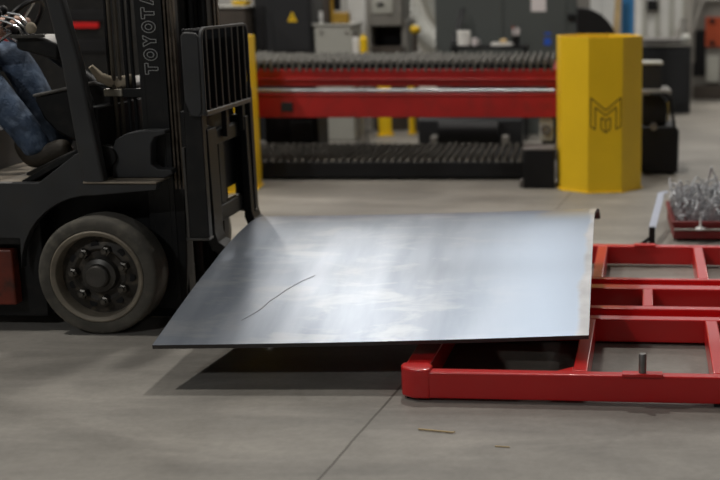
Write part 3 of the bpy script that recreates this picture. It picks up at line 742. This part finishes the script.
lt(MB().box(LX0, LX0+.08, .12, 1.08, .50, .880), 'side_rail', 'table_red')
lt(MB().box(LX1-.08, LX1, .12, 1.08, .50, .880), 'side_rail', 'table_red')
mb = MB()
nsl = 52
for k in range(nsl):
    x = LX0 + .04 + (LX1-LX0-.08)*k/(nsl-1)
    pts = [(-.005, .862)]; t = 24
    for j in range(t+1):
        y = -.005 + 1.16*j/t
        pts.append((y, .925 if j % 2 else .955))
        pts[-1] = (y, pts[-1][1] + random.uniform(-.008, .008))
    pts += [(1.155, .862)]
    mb.prism(pts, 'x', x-.004-.008*random.random(), x+.004+.008*random.random())
for k in range(5): mb.box(LX0+.03, LX1-.03, .13+k*.22, .136+k*.22, .80, .915)
mb.box(LX0+.03, LX1-.03, .035, .041, .86, .922, 1)  # black strip added as shade in the gaps between slat ends
mb.build('slat_bed', [M['slat'], M['black']], LT, 0, smooth=0)
for x in (LX0+.02, LX1-.12):
    for y in (.10, 1.08):
        lt(MB().box(x, x+.10, y, y+.10, 0, .50), 'leg', 'darkgrey')
lt(MB().box(LX1-.14, LX1-.03, .03, .10, .31, .50), 'drive_plate', 'ltgrey')
lt(MB().ring(.022, .04, 0, .02, (LX1-.085, .01, .40), (0, 1, 0), 24), 'drive_pulley', 'steel', 0)

LP = thing('lower_pallet', 'low black slag-covered slatted pallet under the red table', 'pallet', (-1.28, 9.47, 0))
LP.location = (-1.30, 9.49, 0)
mb = MB().box(-1.70, .93, 0.02, 1.10, .02, .125).box(-1.70, .93, 0, .02, .02, .148)
mb.build('pallet_frame', M['black'], LP, .006)
mb = MB()
for k in range(44):
    x = -1.66 + 2.57*k/43
    pts = [(.02, .10)]
    for j in range(29): pts.append((.02+1.06*j/28, (.165 if j % 2 else .140) + random.uniform(-.006, .006)))
    pts.append((1.08, .10)); mb.prism(pts, 'x', x-.012, x+.012)
mb.box(-1.70, .93, 1.08, 1.10, .06, .15)
mb.build('pallet_slats', M['slag'], LP, 0, smooth=0)
MB().box(-1.05, -.95, .1, 1.0, 0, .03).box(.78, .88, .1, 1.0, 0, .03).build('runner', M['black'], LP)

t = thing('floor_cabinet', 'knee-high black box standing against the left of the yellow emblem post', 'box', (-.275, 9.20, 0))
MB().box(-.118, .118, -.12, .14, 0, .295).build('body', M['black'], t, .006)
MB().box(-.122, .122, -.124, .144, .295, .312).build('lid', M['steel'], t, .003, label='pale worn steel lid')
MB().box(-.150, -.119, -.10, -.06, 0, .07).build('bracket', M['steel'], t, .003)

# under and beyond the table
def slab(name, label, cat, px0, px1, py0, py1, Y, depth, m, bev=.01, z0=None, group=None, loc=None):
    a, b = at(px0, py0, Y), at(px1, py1, Y)
    zb = b.z if z0 is None else z0
    t = thing(name, label, cat, ((a.x+b.x)/2, Y, 0), 0, group)
    w = (b.x-a.x)/2
    MB().box(-w, w, 0, depth, zb, a.z).build('body', M[m], t, bev)
    t['w'] = w; t['h'] = a.z
    return t
def sub(t, name, px0, px1, py0, py1, m, y0=-.02, y1=.005, bev=.003, label=None, parent=None):
    """a part on the front of a slab"""
    Y = t.location.y
    a, b = at(px0, py0, Y+y0), at(px1, py1, Y+y0)
    return MB().box(a.x-t.location.x, b.x-t.location.x, y0, y1, b.z, a.z).build(name, M[m], parent or t, bev, label=label)

t = slab('control_box', 'low black box on the floor behind the left of the lower pallet', 'box', 264, 319, 117, 142, 10.85, .45, 'black', z0=0.)
sub(t, 'door', 290, 312, 121, 140, 'darkgrey')
t = slab('floor_cabinet', 'small pale grey cabinet on the floor seen under the table', 'cabinet', 320, 351, 116, 142, 12.6, .35, 'white', z0=0.)
sub(t, 'dark_hatch', 330, 341, 122, 140, 'black')
t = slab('motor_unit', 'dark motor unit on the floor seen under the right half of the table', 'motor', 418, 522, 120, 142, 11.35, .4, 'darkgrey', z0=0.)
Y = 11.35; a = at(440, 130, Y); b = at(500, 130, Y)
MB().cyl((a.x-t.location.x, -.10, .18), (b.x-t.location.x, -.10, .18), .12, 24).build('motor_barrel', M['black'], t, .01)
for px in (436, 506):
    a = at(px, 140, Y); MB().box(a.x-t.location.x-.03, a.x-t.location.x+.03, -.2, .02, 0, .14).build('foot', M['midgrey'], t, .004)
for px, lab in ((385, 'short yellow bollard seen under the table, left of two'), (412, 'short yellow bollard seen under the table, right of two')):
    Y = 12.45 if px == 385 else 12.55
    p = at(px, 120, Y); br_ = .07 if px == 385 else .034; t = thing('bollard', lab, 'bollard', (p.x, Y, 0), 0, 'short yellow bollards beyond the table')
    MB().lathe([(br_, .02), (br_, .50), (br_*.8, .53), (.001, .54)], (0, 0, 0), (0, 0, 1), 20).build('tube', M['yellow'], t)
    MB().cyl((0, 0, 0), (0, 0, .02), br_*1.3, 20).build('base', M['yellow'], t)

# ------------------------------------------------------------------ machines along the back
t = slab('electrical_cabinet', 'dark charcoal electrical cabinet with a yellow warning triangle', 'cabinet', 251, 313, -45, 52, 12.0, .6, 'darkgrey', z0=0.)
sub(t, 'door', 270, 310, -38, 51, 'darkgrey', -.02, .0, .004)
a = at(292, 17, 11.97); mb = MB()
tx = a.x-t.location.x
mb.prism([(tx-.048, a.z-.045), (tx+.048, a.z-.045), (tx, a.z+.055)], 'y', -.024, -.0195).build('warning_triangle', M['yellow'], t)
MB().prism([(tx-.009, a.z-.02), (tx+.004, a.z-.028), (tx+.012, a.z+.002), (tx+.002, a.z+.002), (tx+.008, a.z+.026), (tx-.006, a.z+.0), (tx+.002, a.z-.004)], 'y', -.0255, -.024).build('warning_bolt', M['black'], t)
sub(t, 'vent', 254, 266, 6, 48, 'black', -.025, -.0)
t = slab('tool_chest', 'brown-black chest with a pale top behind the backrest', 'chest', 216, 247, 8, 60, 11.8, .5, 'brown', z0=0.)
a = at(216, 8, 11.8); MB().box(-t['w']-.02, t['w']+.02, -.02, .52, a.z, a.z+.02).build('top', M['ltgrey'], t, .006)
sub(t, 'drawer', 219, 245, 12, 28, 'brown', -.012); sub(t, 'drawer', 219, 245, 31, 48, 'brown', -.012)
tt = slab('bin', 'yellow parts bin standing on the brown-black chest', 'bin', 232, 245, -3, 2.2, 11.95, .22, 'yellow'); 
tt.children[0].location.z = (t['h']+.02) - min(v.co.z for v in tt.children[0].data.vertices)
MB().box(-tt['w']-.008, tt['w']+.008, -.008, .228, tt['h']+tt.children[0].location.z-.02, tt['h']+tt.children[0].location.z).build('rim', M['yellow'], tt, .004)

t = slab('machine_cabinet', 'pale grey cabinet with two small latches behind the table', 'cabinet', 314, 352, 25.5, 58, 12.0, .6, 'ltgrey', z0=0.)
for px in (321, 346):
    a = at(px, 32, 11.98); MB().cyl((a.x-t.location.x, -.02, a.z), (a.x-t.location.x, .01, a.z), .016, 14).build('latch', M['midgrey'], t)
a = at(314, 25.5, 12); MB().box(-t['w']-.015, t['w']+.015, -.015, .6, a.z, a.z+.015).build('top', M['ltgrey'], t, .004)
ctop = a.z+.015
cab = t
t = thing('actuator', 'yellow and dark actuator standing on the pale grey cabinet', 'actuator', (cab.location.x, 12.15, ctop))
MB().box(-.02, .13, -.05, .12, .0, .11).build('base_block', M['amber'], t, .012)
MB().cyl((-.03, .03, .0), (-.03, .03, .42), .022, 16).build('column', M['amber'], t)
MB().cyl((.02, .03, .13), (.02, .03, .40), .035, 16).build('cylinder', M['black'], t)
MB().box(-.115, -.055, -.03, .08, .0, .32).build('valve_block', M['brown'], t, .01)
MB().cyl((-.14, .02, .05), (-.14, .02, .12), .03, 16).cyl((-.14, .02, 0), (-.14, .02, .05), .022, 12).build('knob', M['white'], t)
t = slab('light_stand_panel', 'white upright panel between the pale cabinet and the grey machine', 'panel', 347, 366, -12, 54, 12.72, .08, 'white', z0=0.)
MB().box(-t['w']-.05, t['w']+.05, -.06, .14, 0, .02).build('foot', M['steel'], t, .004)
t = slab('beacon', 'small white beacon with a dark cap beside the yellow canister', 'beacon', 352, 359, 37, 53, 11.8, .05, 'white', z0=.86)
a = at(355.5, 37, 11.8); MB().cyl((0, .025, a.z), (0, .025, a.z+.045), .022, 16).build('cap', M['brown'], t)
MB().box(-.012, .012, .01, .04, 0, .87).box(-.04, .03, -.05, .1, 0, .015).build('stand', M['steel'], t)
a = at(363.5, 53, 11.75); t = thing('canister', 'slim yellow canister beside the white beacon', 'canister', (a.x, 11.78, 0))
MB().lathe([(.034, .86), (.036, .88), (.036, 1.02), (.02, 1.04), (.02, 1.06)], (0, 0, 0), (0, 0, 1), 20).build('body', M['yellow'], t)
MB().cyl((0, 0, 0), (0, 0, .86), .012, 10).cyl((0, 0, 0), (0, 0, .012), .04, 20).build('stand', M['steel'], t)

t = thing('press_machine', 'grey press with a dark open throat behind the middle of the table', 'machine', (0, 12.9, 0))
def pm(name, px0, px1, py0, py1, m, y0, y1, z0=None):
    a, b = at(px0, py0, 12.9+y0), at(px1, py1, 12.9+y0)
    MB().box(a.x, b.x, y0, y1, b.z if z0 is None else z0, a.z).build(name, M[m], t, .01)
pm('head', 366, 402, -14, 26, 'midgrey', 0, .7); pm('door', 371, 393, -8, 14, 'ltgrey', -.02, .0); pm('handle', 376, 384, 3, 6, 'black', -.04, -.02)
pm('left_column', 366, 372, 26, 60, 'midgrey', 0, .7, 0); pm('right_column', 401, 408, 20, 60, 'midgrey', .1, .7, 0)
pm('throat', 372, 402, 26, 60, 'black', .35, .7, 0); pm('bed', 371, 404, 47, 62, 'brown', -.02, .35, 0)
t = thing('flexible_duct', 'silver flexible extraction duct curving down beside the green-grey cabinet', 'duct', (0, 14.6, 0))
pts = [at(px, py, 14.6) - Vector((0, 14.6, 0)) for px, py in ((402, -18), (406, -2), (412, 14), (420, 28), (430, 40), (441, 50), (452, 60))]
p2 = spl([tuple(p) for p in pts], 6); rr = [.150 + (.010 if k % 2 else -.004) for k in range(len(p2))]
MB().tube(p2, rr, 24).build('hose', M['duct'], t, 0)
e = Vector(p2[-1]); MB().cyl((e.x, e.y, 0), (e.x, e.y, e.z), .13, 24).build('floor_pipe', M['duct'], t)
pts = [at(px, py, 14.9) - Vector((0, 14.6, 0)) for px, py in ((424, -20), (430, 0), (436, 16), (444, 26))]
p2 = spl([tuple(p) for p in pts], 6)
MB().tube(p2, [.09 + (.007 if k % 2 else 0) for k in range(len(p2))], 20).build('hose', M['duct'], t, 0)
a = at(410, 40, 12.4); t = thing('fitting', 'small yellow fitting on a stand in front of the silver duct', 'fitting', (a.x, 12.8, 0))
MB().ball((0, 0, at(410, 31, 12.4).z), .05, (1.1, 1, .9)).build('cap', M['yellow'], t)
MB().cyl((0, 0, 0), (0, 0, at(410, 34, 12.4).z), .025, 12).cyl((0, 0, 0), (0, 0, .015), .1, 20).build('stand', M['brown'], t)

t = slab('machine_enclosure', 'big green-grey machine enclosure behind the right half of the table', 'machine', 433, 578, -70, 60, 12.5, 1.6, 'greengrey', z0=0.)
sub(t, 'door', 437, 503, -64, 56, 'greengrey', -.012, .0, .004); sub(t, 'door', 504.5, 566, -64, 56, 'greengrey', -.012, .0, .004)
sub(t, 'handle', 567.5, 575, 14, 19, 'black', -.04); sub(t, 'corner_post', 576, 590, -64, 56, 'midgrey', .0, .4)
sub(t, 'notice', 531, 546, -6, 11.5, 'paper', -.016, -.0125, 0, label='white paper notice')
sub(t, 'label', 544, 551, 38, 45, 'bluemark', -.016, -.0125, 0, label='small blue label'); sub(t, 'label', 544.5, 551, 32.5, 34.5, 'bluemark', -.016, -.0125, 0, label='thin blue label')

# shelf with small items in front of the enclosure
wb = thing('side_bench', 'narrow black bench in front of the green-grey enclosure', 'bench', (0, 12.0, 0))
a, b = at(450, 46, 12.0), at(528, 49, 12.0); BZ = a.z
MB().box(a.x, b.x, 0, .3, BZ-.03, BZ).build('top', M['black'], wb, .004)
for x in (a.x+.03, b.x-.03):
    for y in (.03, .27): MB().box(x-.015, x+.015, y-.015, y+.015, 0, BZ-.03).build('leg', M['black'], wb)
def onb(px, py=46): return at(px, py, 12.08)
p = onb(464); t = thing('paper_roll', 'white paper roll standing on the black bench', 'roll', (p.x, 12.1, BZ))
MB().ring(.02, .066, 0, .145, (0, 0, 0), (0, 0, 1), 28).build('paper', M['cup'], t, .004)
MB().ring(.016, .02, .0, .145, (0, 0, 0), (0, 0, 1), 20).build('core', M['brown'], t)
p = onb(475); t = thing('cup', 'small pinkish cup just right of the white paper roll', 'cup', (p.x, 12.06, BZ))
MB().lathe([(.022, 0), (.030, .075), (.026, .075), (.019, .006)], (0, 0, 0), (0, 0, 1), 20).build('body', M['paper'], t)
MB().tube([(.027, 0, .06), (.046, 0, .055), (.046, 0, .025), (.025, 0, .02)], .005, 8).build('handle', M['paper'], t)
p0, p1 = onb(453, 46), at(461, 12, 12.2); t = thing('crowbar', 'dark bar leaning on the green-grey enclosure behind the paper roll', 'bar', (p0.x, 12.12, BZ+.012))
d = p1 - Vector((p0.x, 12.12, BZ+.012))
MB().bar((0, 0, .0), (d.x, .22, d.z), .055, .03, (0, 1, 0)).build('shaft', M['black'], t, .004)
MB().bar((d.x, .22, d.z), (d.x+.02, .25, d.z+.03), .035, .018, (0, 1, 0)).build('claw', M['black'], t, .004)
p = onb(501); t = thing('tray', 'white shallow tray on the black bench', 'tray', (p.x, 12.1, BZ))
MB().box(-.10, .10, -.07, .07, 0, .008).box(-.10, .10, -.07, -.062, .008, .028).box(-.10, .10, .062, .07, .008, .028).box(-.10, -.092, -.062, .062, .008, .028).box(.092, .10, -.062, .062, .008, .028).build('dish', M['cup'], t, .002)
MB().box(.1, .125, -.02, .02, .015, .022).build('handle', M['cup'], t)
t = thing('brass_fitting', 'small tan fitting lying in the white tray', 'fitting', (p.x+.02, 12.1, BZ+.017))
MB().cyl((-.03, 0, .022), (.035, 0, .022), .022, 16).build('body', M['wood'], t); MB().ring(.01, .03, 0, .02, (.0, 0, .022), (1, 0, 0), 6).build('nut', M['wood'], t)
p = onb(515.5); t = thing('pen_pot', 'black pot holding pale pens on the black bench', 'pen pot', (p.x, 12.14, BZ))
MB().lathe([(.038, 0), (.04, .10), (.035, .10), (.033, .006)], (0, 0, 0), (0, 0, 1), 20).build('pot', M['black'], t)
for k in range(5):
    an = k*1.3; pn = tag(MB().cyl((.015*math.cos(an), .015*math.sin(an), .008), (.034*math.cos(an), .034*math.sin(an), .165+.012*(k % 3)), .0085, 8).build('pen', M['orange'] if k == 2 else M['paper'], None, loc=(p.x, 12.14, BZ)), 'red-orange pen standing in the black pot' if k == 2 else 'pale pen standing in the black pot', 'pen', 'pens in the black pot')

# right of the yellow post, far back
t = thing('grinding_wheel_guard', 'black round guard rising behind the yellow emblem post', 'machine guard', (0, 12.05, 0))
c = at(580, 46, 12.05)
pts = [(c.x + .37*math.cos(R(a)), c.z + .37*math.sin(R(a))) for a in range(0, 181, 8)]
MB().prism([(c.x-.03, 0), (c.x+.37, 0)] + pts[:12] + [(c.x-.03, c.z+.37)], 'y', 0, .35).build('hood', M['black'], t, .01)
MB().box(c.x+.10, c.x+.26, .35, .40, 0, .6).build('motor', M['darkgrey'], t, .01)
t = slab('white_locker', 'white locker with vertical folds behind the black round guard', 'locker', 588, 616, -40, 60, 15.0, .5, 'white', z0=0.)
sub(t, 'door', 590, 601, -36, 58, 'white'); sub(t, 'door', 603, 614, -36, 58, 'white')
p0, p1 = at(616, 40, 12.2), at(622, -25, 12.2)
t = thing('timber_plank', 'pale timber plank leaning beside the blue column', 'plank', (p0.x, 12.2, 0))
MB().bar((-.06, 0, .012), (p1.x-p0.x, .25, p1.z), .065, .03, (0, 1, 0)).build('board', M['wood'], t, .003)
t.location.y = 12.48
a, b = at(622, 0, 13.0), at(634, 0, 13.0)
t = thing('blue_column', 'bright blue steel column behind the yellow emblem post', 'column', ((a.x+b.x)/2, 13.0, 0)); w = (b.x-a.x)/2
MB().box(-w, w, 0, .014, .012, 4.0).box(-.006, .006, .014, .13, .012, 4.0).box(-w, w, .13, .144, .012, 4.0).build('beam', M['blue'], t, .002)
MB().box(-w-.05, w+.05, -.05, .2, 0, .012).build('base_plate', M['blue'], t, .002)
t = slab('grey_cabinet', 'dark grey cabinet with a pale pipe along its top', 'cabinet', 636, 690, 46.5, 111, 14.6, .8, 'darkgrey', z0=0.)
a, b = at(640, 40, 14.55), at(684, 40, 14.55); z = t['h']
MB().cyl((a.x-t.location.x, .1, z+.06), (b.x-t.location.x, .1, z+.06), .045, 20).build('top_pipe', M['steel'], t)
MB().ball((b.x-t.location.x+.03, .1, z+.075), .075).build('end_ball', M['duct'], t, 0)
MB().box(-t['w'], t['w'], -.01, .8, z, z+.022).build('top', M['midgrey'], t, .004)
sub(t, 'door', 646, 686, 52, 105, 'darkgrey')
t = slab('white_screen', 'white folded screen standing behind the dark grey cabinet', 'screen', 636, 690, -30, 60, 18.4, .06, 'white', z0=0.)
for px in (643, 656, 670, 683): sub(t, 'rib', px, px+3, -30, 60, 'ltgrey', -.05)
sub(t, 'dark_box', 647, 658, 0, 11, 'black', -.14)
MB().box(-t['w'], t['w'], -.2, .3, 0, .02).build('foot', M['steel'], t)
a = at(684, 31, 16.2); t = thing('drum', 'small grey drum behind the dark grey cabinet', 'drum', (a.x, 16.3, 0))
MB().lathe([(.10, 0), (.105, .02), (.105, at(684, 26, 16.2).z-.06), (.06, at(684, 24, 16.2).z-.02), (.05, at(684, 18, 16.2).z)], (0, 0, 0), (0, 0, 1), 20).build('shell', M['midgrey'], t, 0)
MB().ring(.10, .112, .5, .53, (0, 0, 0), (0, 0, 1), 20).build('hoop', M['midgrey'], t)
t = slab('far_machine', 'tall grey machine with an orange panel at the far right', 'machine', 692, 760, -6, 97, 16.6, 1.2, 'midgrey', z0=0.)
sub(t, 'orange_panel', 706, 725, 17, 47, 'orange', -.05, label='bright orange panel')
for py in (21, 43): 
    a = at(712, py, 16.55); MB().cyl((a.x-t.location.x, -.09, a.z), (a.x-t.location.x, -.05, a.z), .035, 14).build('knob', M['black'], t)
sub(t, 'dark_recess', 694, 705, 30, 76, 'black', -.02); sub(t, 'pale_box', 707, 719, 56, 82, 'ltgrey', -.12)
sub(t, 'plinth', 694, 760, 86, 99, 'brown', -.15)
MB().tube([(-t['w']+.02, -.06, .5), (-t['w']+.02, -.07, .9), (-t['w']+.15, -.06, t['h']-.08), (t['w']-.1, -.05, t['h']-.08)], .03, 10).build('pipe', M['midgrey'], t, 0)

# black pallet truck parked beside the post
t = thing('pallet_truck', 'black powered pallet truck parked just right of the yellow emblem post', 'pallet truck', (.70, 9.75, 0))
MB().prism([(-.16, .02), (.145, .02), (.150, .36), (.125, .40), (-.16, .40)], 'y', 0, .5).build('chassis', M['black'], t, .012)
MB().prism([(-.15, .40), (.05, .40), (.055, .60), (-.02, .655), (-.15, .655)], 'y', .05, .45).build('motor_cover', M['black'], t, .02)
MB().box(-.16, .085, .02, .45, .655, .695).build('top_cover', M['midgrey'], t, .01)
MB().box(-.16, .01, .12, .36, .695, .89).build('battery', M['darkgrey'], t, .01); MB().box(-.17, .02, .11, .37, .89, .915).build('battery_lid', M['ltgrey'], t, .006)
MB().tube([(-.10, -.02, .66), (.03, -.04, .67), (.075, -.03, .64), (.09, .0, .52), (.11, .02, .40)], .014, 10).build('guard_bar', M['black'], t, 0)
MB().tube([(.055, .0, .60), (.062, -.02, .52), (.055, .0, .45)], .009, 8).build('grab_handle', M['chrome'], t, 0)
MB().cyl((-.06, -.02, .40), (-.06, .04, .40), .03, 16).build('lamp', M['steel'], t)
for x in (-.10, .09): MB().cyl((x, .08, .05), (x, .16, .05), .05, 20).build('wheel', M['rubber'], t)
for x in (-.10, .08): MB().box(x-.06, x+.06, .5, 1.5, .04, .085).build('fork', M['black'], t, .004)
for x in (-.10, .08): MB().cyl((x, 1.3, .04), (x, 1.38, .04), .04, 16).build('load_wheel', M['rubber'], t)

# dark machine behind the forklift with a red stripe
t = slab('dark_machine', 'dark machine with a red stripe behind the forklift mast', 'machine', -60, 128, -60, 130, 10.6, .9, 'darkgrey', z0=0.)
t.children[0].data.materials[0] = M['truck_black']
sub(t, 'red_stripe', -30, 19, 36, 41, 'table_red', -.03); sub(t, 'red_stripe', 67, 98, 22.5, 28, 'red', -.03, label='short red stripe'); 
sub(t, 'black_panel', 60, 108, 11, 21, 'black', -.02); sub(t, 'black_panel', 70, 108, 40, 52, 'black', -.02); sub(t, 'red_stripe', 105.5, 108, 22, 30, 'red', -.03)

# ------------------------------------------------------------------ scrap bin with wire, strip and spike on the right
BN = thing('scrap_bin', 'low red steel bin holding tangled scrap wire', 'bin', (.60, 7.14, 0), R(-1))
mb = MB()
for x0, x1, y0, y1 in ((0, 1.1, 0, .012), (0, 1.1, .688, .70), (0, .012, .012, .688), (1.088, 1.1, .012, .688)): mb.box(x0, x1, y0, y1, .02, .125)
mb.box(0, 1.1, 0, .7, .015, .025).build('tub', M['bin_red'], BN, .003)
MB().box(-.006, 1.106, -.012, .0, .100, .125).box(-.012, .0, 0, .7, .100, .125).box(0, 1.106, .70, .712, .1, .125).build('rim', M['bin_red'], BN, .003)
MB().cyl((.0, -.022, .078), (1.1, -.022, .078), .006, 10).build('front_rod', M['ltgrey'], BN)
for x in (.1, 1.0):
    for y in (.08, .6): MB().box(x-.04, x+.04, y-.04, y+.04, 0, .016).build('foot', M['black'], BN)
a = at(700, 233, 7.10)
t = thing('steel_spike', 'pale pointed spike standing on the front rod of the red bin', 'spike', (a.x, 7.092, .086))
MB().lathe([(.030, 0), (.024, .008), (.008, .016), (.0065, .05), (.001, .085)], (0, 0, 0), (0, 0, 1), 16).build('point', M['white'], t)
MB().cyl((0, 0, -.001), (0, 0, .004), .032, 16).build('flange', M['white'], t)
mb = MB(); rnd = random.Random(3)
for k in range(460):
    x, y, z = rnd.uniform(.03, 1.0), rnd.uniform(.04, .64), rnd.uniform(.05, .26)
    pth = []; d = Vector((rnd.uniform(-1, 1), rnd.uniform(-1, 1), rnd.uniform(-.3, .6))); p = Vector((x, y, z))
    for j in range(9):
        pth.append(p.copy()); d += Vector((rnd.uniform(-1, 1), rnd.uniform(-1, 1), rnd.uniform(-.8, .7)))*.9; d.normalize(); p = p + d*.055
        hi = .20 + .09*rnd.random()
        p.x = min(max(p.x, .02), 1.07); p.y = min(max(p.y, .03), .66); p.z = min(max(p.z, .035), hi)
    mb.tube(spl([tuple(q) for q in pth], 3), [.0036 + .0018*rnd.random()]*25, 4)
for q in ([(.20, .3, .1), (.245, .28, .385), (.26, .28, .39), (.33, .22, .23), (.36, .2, .10)], [(.02, .2, .08), (.03, .2, .28), (.06, .22, .33), (.07, .2, .21)], [(.42, .3, .2), (.44, .26, .34), (.50, .3, .36), (.55, .3, .2)], [(.10, .2, .2), (.12, .2, .31), (.17, .25, .30), (.19, .3, .15)]):
    mb.tube(spl(q, 4), .006, 6)
tag(mb.build('wire_scrap', M['wire'], None, loc=(.60, 7.14, 0)), 'tangle of grey scrap wire heaped in the low red bin', 'scrap wire', kind='stuff')
a, b, c = at(650, 243, 6.95), at(652, 229, 6.98), at(661.5, 193, 7.50); e = at(668, 192, 7.52)
t = thing('strip_stand', 'bent strip of bright steel standing in a black foot beside the bin', 'steel strip', (b.x, 6.98, 0))
o = Vector((b.x, 6.98, 0))
q = [b-o, (b-o).lerp(c-o, .85), c-o, e-o]; q[2] = q[2] - Vector((.004, 0, 0))
mb = MB()
for p0, p1, w in ((q[0], q[1], .042), (q[1], q[2], .04), (q[2], q[3], .03)): mb.bar(p0, p1, w, .004, (.0, -.25, 1))
mb.build('strip', M['strip'], t, .001)
MB().bar((0, 0, .0), b-o+Vector((0, 0, .012)), .035, .03, (0, 1, 0)).box(-.075, .03, -.05, .06, 0, .012).build('foot', M['black'], t, .003)
MB().bar((-.07, 0, .01), (-.005, 0, .06), .02, .02, (0, 1, 0)).build('brace', M['black'], t, .003)

# ------------------------------------------------------------------ splinters on the floor
t = MB().bar((0, 0, .004), (.125, -.033, .004), .0045, .005).bar((.118, -.031, .004), (.132, -.030, .005), .004, .004)
tag(t.build('wood_splinter', M['wood'], None, .001, loc=(-.548, 3.97, 0)), 'long thin wood splinter lying on the concrete in the foreground', 'splinter')
a = at(491, 445, 3.79)
t = MB().bar((0, 0, .002), (.05, -.008, .002), .003, .003)
tag(t.build('wood_splinter', M['wood'], None, 0, loc=(-.27, 3.815, 0)), 'tiny splinter on the concrete, right of the long one', 'splinter')

# ------------------------------------------------------------------ world and view
w = bpy.data.worlds.new('world'); bpy.context.scene.world = w; w.use_nodes = True
w.node_tree.nodes['Background'].inputs[0].default_value = (.6, .7, .85, 1); w.node_tree.nodes['Background'].inputs[1].default_value = .3
vs_ = bpy.context.scene.view_settings
vs_.view_transform = 'Standard'; vs_.look = 'None'; vs_.exposure = -0.15; vs_.gamma = 1.0; vs_.use_curve_mapping = False
